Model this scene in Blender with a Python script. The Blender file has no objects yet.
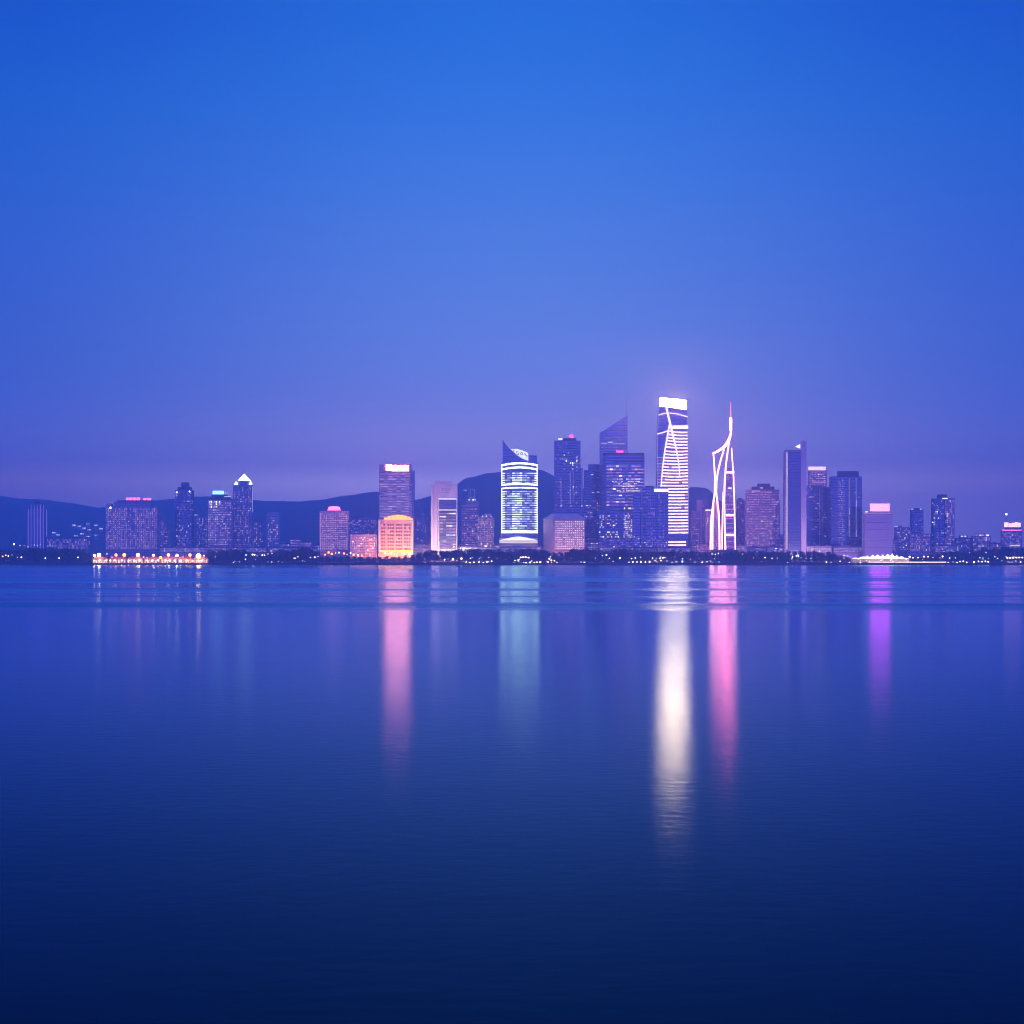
import bpy, math, random
from mathutils import Vector, noise as mnoise

random.seed(7)
D = bpy.data
SC = bpy.context.scene
COL = SC.collection
R = math.radians

# ------------------------------------------------------------------ camera frame
F = 1422.22            # focal length in pixels (50 mm on 36 mm, 1024 px)
HZ = 561.0             # picture row of the horizon
H = 5.6                # camera height above the water
SHORE = 2000.0         # the far shore

def X(px, Y): return (px - 512.0) * Y / F
def Z(py, Y): return H + (HZ - py) * Y / F

# ------------------------------------------------------------------ materials
_mats = {}
def lin(c):
    return tuple((v / 12.92 if v <= 0.04045 else ((v + 0.055) / 1.055) ** 2.4) for v in c)

def new_mat(name):
    m = D.materials.new(name); m.use_nodes = True
    nt = m.node_tree; nt.nodes.clear()
    out = nt.nodes.new('ShaderNodeOutputMaterial')
    return m, nt, out

def N(nt, typ, **kw):
    n = nt.nodes.new(typ)
    for k, v in kw.items(): setattr(n, k, v)
    return n

def math_node(nt, op, a, b=None, c=None, clamp=False):
    n = nt.nodes.new('ShaderNodeMath'); n.operation = op; n.use_clamp = clamp
    for i, v in enumerate((a, b, c)):
        if v is None: continue
        if isinstance(v, (int, float)): n.inputs[i].default_value = v
        else: nt.links.new(v, n.inputs[i])
    return n.outputs[0]

def emit(name, col, strength, vary=0.0, sample=False):
    """lit glass, lamp or sign: a surface that really gives off light"""
    if name in _mats: return _mats[name]
    m, nt, out = new_mat(name)
    e = N(nt, 'ShaderNodeEmission'); e.inputs[0].default_value = (*col, 1); e.inputs[1].default_value = strength
    if vary:
        g = N(nt, 'ShaderNodeNewGeometry'); o = N(nt, 'ShaderNodeObjectInfo')
        s = math_node(nt, 'ADD', g.outputs['Random Per Island'], o.outputs['Random'])
        s = math_node(nt, 'FRACT', s)
        s = math_node(nt, 'MULTIPLY_ADD', s, 2 * vary * strength, strength * (1 - vary))
        nt.links.new(s, e.inputs[1])
    nt.links.new(e.outputs[0], out.inputs[0])
    m.cycles.emission_sampling = 'FRONT_BACK' if sample else 'NONE'
    _mats[name] = m
    return m

def wall(name, col, glass=None, fl=4.0, bay=3.4, fill=0.5, bfill=0.6, metal=0.0, rough=0.6, grough=0.12, nz=0.15):
    """facade: spandrels and dark unlit panes in a storey / bay grid, with weathering"""
    if name in _mats: return _mats[name]
    m, nt, out = new_mat(name)
    p = N(nt, 'ShaderNodeBsdfPrincipled')
    tc = N(nt, 'ShaderNodeTexCoord'); sp = N(nt, 'ShaderNodeSeparateXYZ'); nt.links.new(tc.outputs['Object'], sp.inputs[0])
    no = N(nt, 'ShaderNodeTexNoise'); no.inputs['Scale'].default_value = 0.12; no.inputs['Detail'].default_value = 4
    nt.links.new(tc.outputs['Object'], no.inputs['Vector'])
    mx = N(nt, 'ShaderNodeMix', data_type='RGBA')
    a = tuple(c * (1 - nz) for c in col); b = tuple(min(1, c * (1 + nz)) for c in col)
    mx.inputs[6].default_value = (*a, 1); mx.inputs[7].default_value = (*b, 1)
    nt.links.new(no.outputs[0], mx.inputs[0])
    colr = mx.outputs[2]
    if glass is not None:
        fz = math_node(nt, 'LESS_THAN', math_node(nt, 'FRACT', math_node(nt, 'DIVIDE', sp.outputs[2], fl)), fill)
        xy = math_node(nt, 'ADD', sp.outputs[0], sp.outputs[1])
        fx = math_node(nt, 'LESS_THAN', math_node(nt, 'FRACT', math_node(nt, 'DIVIDE', xy, bay)), bfill)
        mask = math_node(nt, 'MULTIPLY', fz, fx)
        m2 = N(nt, 'ShaderNodeMix', data_type='RGBA'); nt.links.new(mask, m2.inputs[0])
        nt.links.new(colr, m2.inputs[6]); m2.inputs[7].default_value = (*glass, 1)
        colr = m2.outputs[2]
        r = math_node(nt, 'MULTIPLY_ADD', mask, grough - rough, rough); nt.links.new(r, p.inputs['Roughness'])
        mt = math_node(nt, 'MULTIPLY', mask, metal); nt.links.new(mt, p.inputs['Metallic'])
    else:
        p.inputs['Roughness'].default_value = rough
    nt.links.new(colr, p.inputs['Base Color'])
    nt.links.new(p.outputs[0], out.inputs[0])
    _mats[name] = m
    return m

def plain(name, col, rough=0.6, metal=0.0, nz=0.15, scale=0.5):
    if name in _mats: return _mats[name]
    m, nt, out = new_mat(name)
    p = N(nt, 'ShaderNodeBsdfPrincipled'); p.inputs['Roughness'].default_value = rough; p.inputs['Metallic'].default_value = metal
    tc = N(nt, 'ShaderNodeTexCoord'); no = N(nt, 'ShaderNodeTexNoise'); no.inputs['Scale'].default_value = scale
    no.inputs['Detail'].default_value = 6
    nt.links.new(tc.outputs['Object'], no.inputs['Vector'])
    mx = N(nt, 'ShaderNodeMix', data_type='RGBA'); nt.links.new(no.outputs[0], mx.inputs[0])
    mx.inputs[6].default_value = (*[c * (1 - nz) for c in col], 1); mx.inputs[7].default_value = (*[min(1, c * (1 + nz)) for c in col], 1)
    nt.links.new(mx.outputs[2], p.inputs['Base Color']); nt.links.new(p.outputs[0], out.inputs[0])
    _mats[name] = m
    return m

# lit windows
W_DIM   = emit('window_light_dim',    (0.34, 0.20, 0.62), 0.75, 0.6)
W_MAUVE = emit('window_light_mauve',  (0.62, 0.40, 0.90), 0.72, 0.5)
W_PINK  = emit('window_light_pink',   (1.00, 0.46, 0.72), 0.80, 0.5)
W_COOL  = emit('window_light_cool',   (0.70, 0.78, 1.00), 1.00, 0.5)
W_WARM  = emit('window_light_warm',   (1.00, 0.82, 0.66), 1.60, 0.5)
W_WHITE = emit('window_light_white',  (1.00, 0.93, 0.95), 2.40, 0.5)
W_TEAL  = emit('window_light_teal',   (0.62, 0.88, 0.74), 1.3, 0.45)
W_TEALB = emit('window_light_teal_bright', (0.95, 1.0, 0.70), 2.1, 0.25)
W_CREAM = emit('window_light_cream',  (1.00, 0.76, 0.76), 1.65, 0.2)
W_AMBER = emit('window_light_amber',  (1.00, 0.30, 0.02), 2.60, 0.4)

# facades
G_NAVY  = wall('navy_glass_facade', (0.10, 0.11, 0.22), (0.22, 0.26, 0.42), 4.2, 3.0, .7, .85, metal=.85, rough=.4)
G_BLUE  = wall('blue_glass_facade', (0.17, 0.19, 0.34), (0.32, 0.36, 0.58), 4.2, 3.0, .65, .8, metal=.85, rough=.4)
C_MAUVE = wall('mauve_concrete_facade', (0.55, 0.42, 0.52), (0.08, 0.08, 0.14), 3.8, 3.2, .5, .55, metal=.5)
C_GREY  = wall('grey_concrete_facade', (0.42, 0.36, 0.46), (0.07, 0.07, 0.13), 3.8, 3.2, .5, .6, metal=.5)
C_PALE  = wall('pale_concrete_facade', (0.66, 0.56, 0.62), (0.12, 0.11, 0.16), 3.8, 3.2, .45, .5, metal=.5)
C_PLAIN = plain('smooth_pale_stone', (0.66, 0.56, 0.62), .7, scale=.08)
C_CREAM = plain('cream_stone', (0.62, 0.50, 0.42), .7, scale=.08)
C_DARK  = plain('dark_cladding', (0.09, 0.09, 0.16), .45, scale=.1)
C_ROOF  = plain('grey_roofing', (0.16, 0.15, 0.20), .7)
C_WIN   = plain('dark_window_glass', (0.05, 0.04, 0.06), .12)
C_METAL = plain('painted_steel', (0.35, 0.35, 0.42), .4, .6)
C_MARK  = plain('black_sign_lettering', (0.02, 0.02, 0.025), .5)

# ------------------------------------------------------------------ mesh collecting
class MB:
    def __init__(self): self.v, self.f, self.mi = [], [], []
    def face(self, pts, mi=0):
        n = len(self.v); self.v += [tuple(p) for p in pts]; self.f.append(tuple(range(n, n + len(pts)))); self.mi.append(mi); return self
    def box(self, x0, x1, y0, y1, z0, z1, mi=0):
        n = len(self.v)
        self.v += [(x0,y0,z0),(x1,y0,z0),(x1,y1,z0),(x0,y1,z0),(x0,y0,z1),(x1,y0,z1),(x1,y1,z1),(x0,y1,z1)]
        for q in ((0,1,5,4),(1,2,6,5),(2,3,7,6),(3,0,4,7),(4,5,6,7),(3,2,1,0)):
            self.f.append(tuple(n + i for i in q)); self.mi.append(mi)
        return self
    def prism(self, pts, y0, y1, mi=0):           # outline in x, z pushed back in y
        n, k = len(self.v), len(pts)
        self.v += [(x, y0, z) for x, z in pts] + [(x, y1, z) for x, z in pts]
        self.f.append(tuple(range(n, n + k))); self.mi.append(mi)
        self.f.append(tuple(range(n + 2*k - 1, n + k - 1, -1))); self.mi.append(mi)
        for i in range(k):
            j = (i + 1) % k
            self.f.append((n + i, n + k + i, n + k + j, n + j)); self.mi.append(mi)
        return self
    def plan(self, pts, z0, z1, mi=0):            # footprint in x, y raised in z
        n, k = len(self.v), len(pts)
        self.v += [(x, y, z0) for x, y in pts] + [(x, y, z1) for x, y in pts]
        self.f.append(tuple(range(n + k - 1, n - 1, -1))); self.mi.append(mi)
        self.f.append(tuple(range(n + k, n + 2*k))); self.mi.append(mi)
        for i in range(k):
            j = (i + 1) % k
            self.f.append((n + i, n + j, n + k + j, n + k + i)); self.mi.append(mi)
        return self
    def lathe(self, prof, cx=0, cy=0, n=16, mi=0): # prof: (r, z) pairs
        b = len(self.v)
        for r, z in prof:
            for i in range(n):
                a = 2 * math.pi * i / n
                self.v.append((cx + r * math.cos(a), cy + r * math.sin(a), z))
        for k in range(len(prof) - 1):
            for i in range(n):
                j = (i + 1) % n
                self.f.append((b + k*n + i, b + k*n + j, b + (k+1)*n + j, b + (k+1)*n + i)); self.mi.append(mi)
        self.f.append(tuple(b + i for i in range(n - 1, -1, -1))); self.mi.append(mi)
        e = b + (len(prof) - 1) * n
        self.f.append(tuple(e + i for i in range(n))); self.mi.append(mi)
        return self
    def ball(self, c, r, n=12, m=7, sz=1.0, mi=0):
        pr = [(max(.001, r * math.sin(math.pi * k / m)), c[2] - sz * r * math.cos(math.pi * k / m)) for k in range(m + 1)]
        return self.lathe(pr, c[0], c[1], n, mi)
    def tube(self, pts, rad, n=6, mi=0):
        pts = [Vector(p) for p in pts]; b = len(self.v); k = len(pts)
        for i, p in enumerate(pts):
            d = (pts[min(i+1, k-1)] - pts[max(i-1, 0)]).normalized()
            u = d.cross(Vector((0,1,0)));
            if u.length < 1e-3: u = d.cross(Vector((1,0,0)))
            u.normalize(); w = d.cross(u)
            r = rad[i] if isinstance(rad, (list, tuple)) else rad
            for j in range(n):
                a = 2 * math.pi * j / n
                self.v.append(tuple(p + u * (r * math.cos(a)) + w * (r * math.sin(a))))
        for i in range(k - 1):
            for j in range(n):
                l = (j + 1) % n
                self.f.append((b + i*n + j, b + i*n + l, b + (i+1)*n + l, b + (i+1)*n + j)); self.mi.append(mi)
        self.f.append(tuple(b + j for j in range(n))); self.mi.append(mi)
        self.f.append(tuple(b + (k-1)*n + j for j in range(n-1, -1, -1))); self.mi.append(mi)
        return self
    def mesh(self, name, mats, smooth=False):
        me = D.meshes.new(name); me.from_pydata(self.v, [], self.f)
        for m in (mats if isinstance(mats, (list, tuple)) else [mats]): me.materials.append(m)
        me.polygons.foreach_set('material_index', self.mi)
        if smooth: me.polygons.foreach_set('use_smooth', [True] * len(self.f))
        me.update(); return me
    def build(self, name, mats, parent=None, loc=(0,0,0), smooth=False):
        return link(name, self.mesh(name, mats, smooth), parent, loc)

def link(name, data, parent=None, loc=(0,0,0)):
    o = D.objects.new(name, data); COL.objects.link(o); o.location = loc
    if parent is not None: o.parent = parent
    return o

_labels = {}
def tag(o, label=None, cat=None, group=None, kind=None):
    if label:
        o['label'] = label
        if group is None:
            assert label not in _labels, label
        _labels[label] = 1
    if cat: o['category'] = cat
    if group: o['group'] = group
    if kind: o['kind'] = kind
    return o

def empty(name, loc): return link(name, None, None, loc)

# ------------------------------------------------------------------ building kit
BASE = 2.2
class Bld:
    """A building whose front stands at depth Y; picture columns/rows are turned into metres at that depth."""
    def __init__(s, name, label, a, b, Y, cat='building', group=None):
        s.Y = Y; s.xc = X((a + b) / 2, Y)
        s.o = tag(empty(name, (s.xc, Y, BASE)), label, cat, group)
        s.nwin = 0
    def x(s, px, dy=0): return X(px, s.Y + dy) - s.xc
    def z(s, py, dy=0): return Z(py, s.Y + dy) - BASE
    def span(s, a, b, dep, y0=0):
        """front and side extents so that the whole block, side wall included, covers columns a..b"""
        xa = s.x(a, y0 + dep) if a > 512 else s.x(a, y0)
        xb = s.x(b, y0 + dep) if b < 512 else s.x(b, y0)
        if xb - xa < 3:
            xa, xb = s.x(a, y0), s.x(b, y0)
        return xa, xb
    def front(s, a, b, dep=20, y0=0):
        xa, xb = s.span(a, b, dep, y0)
        k = F / (s.Y + y0)
        return 512 + (xa + s.xc) * k, 512 + (xb + s.xc) * k
    def block(s, part, a, b, top, bot=None, mat=None, dep=20, y0=0, kind=None):
        xa, xb = s.span(a, b, dep, y0)
        z0 = -0.2 if bot is None else s.z(bot, y0)
        m = MB().box(xa, xb, y0, y0 + dep, z0, s.z(top, y0))
        return m.build(part, mat, s.o)
    def poly(s, part, pts, mat, dep=20, y0=0):
        return MB().prism([(s.x(p[0], y0), s.z(p[1], y0)) for p in pts], y0, y0 + dep).build(part, mat, s.o)
    def line(s, part, pts, r, mat, y=-0.6, n=6):
        return MB().tube([(s.x(p[0], y), y, s.z(p[1], y)) for p in pts], r, n).build(part, mat, s.o)
    def bar(s, part, a, b, top, bot, mat, y0=-0.5, dep=0.7):
        return MB().box(s.x(a, y0), s.x(b, y0), y0, y0 + dep, s.z(bot, y0), s.z(top, y0)).build(part, mat, s.o)
    def ball(s, part, px, py, r, mat, y=0.0):
        return MB().ball((s.x(px, y), y, s.z(py, y)), r * s.Y / F).build(part, mat, s.o, smooth=True)
    def grid(s, a, b, top, bot, nx, ny, pal, p=0.75, fx=.6, fy=.55, y=-0.12, part='window', seed=None, skip=None, rest=True, limit=90):
        """lit windows in a grid of bays and storeys; every one a mesh of its own up to the limit, the rest one mesh"""
        rnd = random.Random(seed if seed is not None else int(a * 31 + top * 7))
        nx, ny = round(nx * 1.25), round(ny * 1.15)
        xs, zs = (s.x(b, y) - s.x(a, y)) / nx, (s.z(top, y) - s.z(bot, y)) / ny
        mats = [m for m, w in pal]; ws = [w for m, w in pal]
        hx, hz = xs * fx / 2, zs * fy / 2
        shared = {}
        cells = [(i, j) for i in range(nx) for j in range(ny) if rnd.random() < (p(i / max(1, nx-1), j / max(1, ny-1)) if callable(p) else p)]
        if skip: cells = [c for c in cells if not skip(*c)]
        rnd.shuffle(cells)
        room = max(0, limit - s.nwin)
        for k, (i, j) in enumerate(cells[:room]):
            mi = rnd.choices(range(len(mats)), ws)[0]
            if mi not in shared:
                shared[mi] = MB().box(-hx, hx, 0, 0.25, -hz, hz).mesh(part, mats[mi])
            link(part, shared[mi], s.o, (s.x(a, y) + xs * (i + .5), y, s.z(bot, y) + zs * (j + .5)))
        s.nwin += min(room, len(cells))
        if len(cells) > room:
            mb = MB()
            for (i, j) in cells[room:]:
                cx, cz = s.x(a, y) + xs * (i + .5), s.z(bot, y) + zs * (j + .5)
                mb.box(cx - hx, cx + hx, y, y + .25, cz - hz, cz + hz, rnd.choices(range(len(mats)), ws)[0])
            r = mb.build(part, mats, s.o); r['kind'] = 'stuff'
    def strips(s, a, b, top, bot, ny, pal, fy=.5, segs=1, p=1.0, y=-0.12, part='window_band', seed=None, jit=0.0):
        """one ribbon window a storey, broken into segments of different brightness"""
        rnd = random.Random(seed if seed is not None else int(a * 13 + top))
        mats = [m for m, w in pal]; ws = [w for m, w in pal]
        zs = (s.z(top, y) - s.z(bot, y)) / ny
        for j in range(ny):
            zc = s.z(bot, y) + zs * (j + .5)
            mb = MB(); x0, x1 = s.x(a, y), s.x(b, y)
            for k in range(segs):
                if rnd.random() > p: continue
                u0, u1 = x0 + (x1 - x0) * k / segs, x0 + (x1 - x0) * (k + 1) / segs
                h = zs * fy / 2 * (1 + rnd.uniform(-jit, jit))
                mb.box(u0 + .12, u1 - .12, y, y + .25, zc - h, zc + h, rnd.choices(range(len(mats)), ws)[0])
            if mb.f: mb.build(part, mats, s.o)

# ================================================================== SETTING
def structure(o): o['kind'] = 'structure'; return o

# water ------------------------------------------------------------
m, nt, out = new_mat('sea_water')
geo = N(nt, 'ShaderNodeNewGeometry'); sp = N(nt, 'ShaderNodeSeparateXYZ'); nt.links.new(geo.outputs['Position'], sp.inputs[0])
# wind lanes: long rougher streaks lying across the bay
cmb = N(nt, 'ShaderNodeCombineXYZ')
nt.links.new(math_node(nt, 'MULTIPLY', sp.outputs[0], 0.0011), cmb.inputs[0])
ly = math_node(nt, 'LOGARITHM', math_node(nt, 'MAXIMUM', math_node(nt, 'ADD', sp.outputs[1], 60.0), 1.0), 2.718)
nt.links.new(math_node(nt, 'MULTIPLY', ly, 6.5), cmb.inputs[1])
n1 = N(nt, 'ShaderNodeTexNoise'); n1.inputs['Scale'].default_value = 2.0; n1.inputs['Detail'].default_value = 5; n1.inputs['Roughness'].default_value = .62
nt.links.new(cmb.outputs[0], n1.inputs['Vector'])
wob = N(nt, 'ShaderNodeTexNoise'); wob.inputs['Scale'].default_value = 0.006; wob.inputs['Detail'].default_value = 3
nt.links.new(geo.outputs['Position'], wob.inputs['Vector'])
yy = math_node(nt, 'MULTIPLY_ADD', math_node(nt, 'SUBTRACT', wob.outputs[0], .5), 45.0, sp.outputs[1])
def lane(c, w):
    d = math_node(nt, 'ABSOLUTE', math_node(nt, 'SUBTRACT', yy, c))
    mr = N(nt, 'ShaderNodeMapRange', interpolation_type='SMOOTHSTEP'); nt.links.new(d, mr.inputs[0])
    mr.inputs[1].default_value = w; mr.inputs[2].default_value = w * .3; mr.inputs[3].default_value = 0; mr.inputs[4].default_value = 1
    return mr.outputs[0]
l1, l2, l3, l4 = lane(430, 62), lane(178, 22), lane(284, 13), lane(226, 8)
l2 = math_node(nt, 'MAXIMUM', l2, math_node(nt, 'MAXIMUM', l3, l4))
far = N(nt, 'ShaderNodeMapRange', interpolation_type='SMOOTHSTEP'); nt.links.new(sp.outputs[1], far.inputs[0])
far.inputs[1].default_value = 130; far.inputs[2].default_value = 240
pat = N(nt, 'ShaderNodeMapRange', interpolation_type='SMOOTHSTEP'); nt.links.new(n1.outputs[0], pat.inputs[0])
pat.inputs[1].default_value = .46; pat.inputs[2].default_value = .58
pf = math_node(nt, 'MULTIPLY', math_node(nt, 'MULTIPLY', pat.outputs[0], far.outputs[0]), .5)
ruf = math_node(nt, 'MAXIMUM', math_node(nt, 'MULTIPLY', math_node(nt, 'MAXIMUM', l1, math_node(nt, 'MULTIPLY', l2, .8)), math_node(nt, 'MULTIPLY_ADD', pat.outputs[0], .35, .6)), pf)
rough = math_node(nt, 'MULTIPLY_ADD', ruf, .22, .15)
gl = N(nt, 'ShaderNodeBsdfAnisotropic', distribution='BECKMANN'); nt.links.new(rough, gl.inputs['Roughness'])
gl.inputs['Color'].default_value = (.48, .75, 1, 1)
# ripples
tcw = N(nt, 'ShaderNodeVectorMath', operation='MULTIPLY'); nt.links.new(geo.outputs['Position'], tcw.inputs[0]); tcw.inputs[1].default_value = (.55, 1, 1)
r1 = N(nt, 'ShaderNodeTexNoise'); r1.inputs['Scale'].default_value = 2.8; r1.inputs['Detail'].default_value = 4
r2 = N(nt, 'ShaderNodeTexNoise'); r2.inputs['Scale'].default_value = 0.22; r2.inputs['Detail'].default_value = 3
for r_ in (r1, r2): nt.links.new(tcw.outputs[0], r_.inputs['Vector'])
hgt = math_node(nt, 'MULTIPLY_ADD', r2.outputs[0], 1.2, r1.outputs[0])
bp = N(nt, 'ShaderNodeBump'); bp.inputs['Strength'].default_value = 1.0; bp.inputs['Distance'].default_value = 0.0042
nt.links.new(hgt, bp.inputs['Height'])
nt.links.new(bp.outputs[0], gl.inputs['Normal'])
df = N(nt, 'ShaderNodeBsdfDiffuse'); df.inputs[0].default_value = (.003, .006, .012, 1)
fr = N(nt, 'ShaderNodeFresnel'); fr.inputs[0].default_value = 1.20; nt.links.new(bp.outputs[0], fr.inputs['Normal'])
ms = N(nt, 'ShaderNodeMixShader'); nt.links.new(math_node(nt, 'MULTIPLY', math_node(nt, 'MULTIPLY', math_node(nt, 'POWER', fr.outputs[0], 1.32), 1.42), math_node(nt, 'MULTIPLY_ADD', ruf, -.46, 1.0), clamp=True), ms.inputs[0]); nt.links.new(df.outputs[0], ms.inputs[1]); nt.links.new(gl.outputs[0], ms.inputs[2])
nt.links.new(ms.outputs[0], out.inputs[0])
SEA = m
structure(MB().face([(-3500,-400,0),(3500,-400,0),(3500,SHORE+4,0),(-3500,SHORE+4,0)]).build('water', SEA))

# land -------------------------------------------------------------
GRASS = plain('dark_grass', (0.045, 0.06, 0.03), .9, scale=.2, nz=.4)
PAVE = plain('promenade_paving', (0.30, 0.27, 0.25), .8, scale=.3)
structure(MB().face([(-3500,SHORE+3,2.0),(3500,SHORE+3,2.0),(3500,7000,2.0),(-3500,7000,2.0)]).build('ground', plain('city_ground', (.12,.11,.11), .9)))
structure(MB().box(-3000, 3000, SHORE+1.2, SHORE+12, 1.0, 2.3).build('promenade', PAVE))
tag(MB().box(-3000, 3000, SHORE, SHORE+1.2, -1.0, 2.75).build('seawall', plain('dark_wet_stone', (.06,.06,.07), .5, scale=.8, nz=.5)),
    'long low dark stone seawall along the far waterline', 'wall')
mb = MB()
prof = [(SHORE+12, 2.25), (SHORE+22, 4.2), (SHORE+60, 4.6), (SHORE+75, 2.1)]
for (ya, za), (yb, zb) in zip(prof[:-1], prof[1:]):
    for k in range(-30, 30): mb.face([(k*100, ya, za), (k*100+100, ya, za), (k*100+100, yb, zb), (k*100, yb, zb)])
structure(mb.build('grass_bank', GRASS))

# hills ------------------------------------------------------------
RIDGE = [(-200,486),(-60,494),(0,498),(20,501.5),(45,501.5),(70,505),(100,509.5),(115,508),(150,503.5),(200,501),(250,500.5),(275,503),(300,503.5),
         (320,501),(345,496.5),(375,494.5),(395,497),(412,503.5),(432,500),(450,492),(470,480.5),(490,475.5),(510,473.5),(540,476),(556,482.5),
         (580,492),(610,504),(650,511),(675,501),(692,493.8),(706,495),(722,507),(760,532),(820,545),(920,548),(1250,549)]
def ridge(px):
    for (a, ya), (b, yb) in zip(RIDGE[:-1], RIDGE[1:]):
        if a <= px <= b:
            t = (px - a) / (b - a); t = t * t * (3 - 2 * t) * .6 + t * .4
            return ya + (yb - ya) * t
    return 549
mb = MB(); YR = 5000.0; NXH, NYH = 300, 26
for j in range(NYH + 1):
    t = j / NYH
    Yv = 3000 + 3300 * t
    for i in range(NXH + 1):
        px = -190 + 1420 * i / NXH
        xw = X(px, Yv)
        hr = Z(ridge(px), YR) - 2.0
        tt = (Yv - 3000) / (YR - 3000)
        k = (1 - (1 - min(1, tt)) ** 1.7) if tt <= 1 else max(0, 1 - ((tt - 1) / .83) ** 2)
        h = hr * k
        h *= 1 + .16 * mnoise.noise(Vector((xw * .004, Yv * .004, 1))) * (1 if abs(tt - 1) > .06 else 0) * min(1, abs(tt-1)*4)
        h += 2.4 * mnoise.noise(Vector((xw * .03, Yv * .03, 5)))
        mb.v.append((xw, Yv, max(1.0, h + 2.0)))
for j in range(NYH):
    for i in range(NXH):
        a = j * (NXH + 1) + i
        mb.f.append((a, a + 1, a + NXH + 2, a + NXH + 1)); mb.mi.append(0)
structure(mb.build('hills', plain('forested_hillside', (0.065, 0.075, 0.055), .95, nz=.5, scale=.03), smooth=True))

# haze -------------------------------------------------------------
m, nt, out = new_mat('evening_haze')
pv = N(nt, 'ShaderNodeVolumePrincipled')
pv.inputs['Color'].default_value = (.80, .75, 1, 1); pv.inputs['Density'].default_value = 3.0e-4; pv.inputs['Anisotropy'].default_value = .5
nt.links.new(pv.outputs[0], out.inputs['Volume'])
hz = MB().box(-3600, 3600, -450, 7100, -3, 326).build('haze', m); hz['kind'] = 'stuff'

# ================================================================== TREES
LEAF = plain('dark_leaves', (0.05, 0.075, 0.035), .8, nz=.45, scale=.4)
BARK = plain('bark', (0.09, 0.07, 0.055), .9)
protos = []
for k in range(6):
    rnd = random.Random(50 + k)
    t = MB().tube([(0,0,-.02),(rnd.uniform(-.01,.01),0,.2),(rnd.uniform(-.03,.03),.01,.45),(rnd.uniform(-.04,.04),0,.75)], [.03,.024,.018,.008], 7)
    for q in range(4):
        a = q * 1.6 + rnd.random(); z0 = rnd.uniform(.22,.45)
        t.tube([(0,0,z0),(.12*math.cos(a),.12*math.sin(a),z0+.14),(.24*math.cos(a),.24*math.sin(a),z0+.3)], [.012,.009,.004], 5)
    tm = t.mesh('trunk', BARK)
    c = MB()
    lobes = []
    for q in range(17):
        a = rnd.random() * 6.28; zz = rnd.uniform(.16, .88); rr = .30 * math.sin(math.pi * min(1, (zz - .08) / .95)) * rnd.uniform(.3, 1)
        lobes.append((rr * math.cos(a), rr * math.sin(a), zz, rnd.uniform(.11, .20)))
    for (lx, ly_, lz, lr) in lobes:
        for q in range(60):
            d = Vector((rnd.gauss(0,1), rnd.gauss(0,1), rnd.gauss(0,.8))).normalized() * lr * rnd.uniform(.55, 1.08)
            p = Vector((lx, ly_, lz)) + d
            u = Vector((rnd.gauss(0,1), rnd.gauss(0,1), rnd.gauss(0,1))).normalized(); w = u.orthogonal().normalized()
            sz = rnd.uniform(.022, .05)
            c.face([p + u*sz, p + w*sz*.7, p - u*sz, p - w*sz*.7])
    protos.append((tm, c.mesh('crown', LEAF)))
TOPS = [(-60,547),(0,548.5),(14,550),(30,547),(60,547.5),(86,549),(92,553),(205,553),(212,548.5),(240,549.5),(262,553),(285,549),(303,546),(315,549),
        (322,556),(345,555.5),(380,556.5),(412,555),(422,550.5),(445,549),(470,548.5),(500,548.5),(530,548),(546,549.5),(556,552),(566,552),(575,548.5),
        (600,548.8),(640,549),(660,549.5),(700,551),(730,550.5),(760,549.5),(800,550.5),(825,551),(842,554),(852,557),(905,557),(930,555),(955,550.5),(985,548),(1010,546.5),(1090,545.5)]
def top_at(px):
    for (a, ya), (b, yb) in zip(TOPS[:-1], TOPS[1:]):
        if a <= px <= b: return ya + (yb - ya) * (px - a) / (b - a)
    return 549
rt = random.Random(3)
def tree(px, Y, hmul, lab, grp):
    g = 4.3
    h = (Z(top_at(px), Y) - g) * hmul / .97
    if h < 3: h = 3
    e = empty('broadleaf_tree', (X(px, Y), Y, g)); tag(e, lab, 'tree', grp)
    w = max(h * rt.uniform(.95, 1.25), 10.5)
    e.scale = (w, w, h); e.rotation_euler.z = rt.random() * 6.28
    tm, cm = rt.choice(protos)
    link('trunk', tm, e); link('crown', cm, e)
px = -10.0
while px < 1034:
    if not (90 < px < 207 or 853 < px < 903):
        tree(px, SHORE + rt.uniform(26, 34), rt.uniform(.72, .95), 'dark broadleaf tree in the front row of the wooded belt along the far shore', 'front row of shore trees')
    px += rt.uniform(5.2, 7.4)
px = -12.0
while px < 1036:
    if not (90 < px < 207 or 853 < px < 903):
        tree(px, SHORE + rt.uniform(44, 52), rt.uniform(.9, 1.04), 'dark broadleaf tree in the taller back row of the wooded belt along the far shore', 'back row of shore trees')
    px += rt.uniform(5.4, 7.6)


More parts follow.
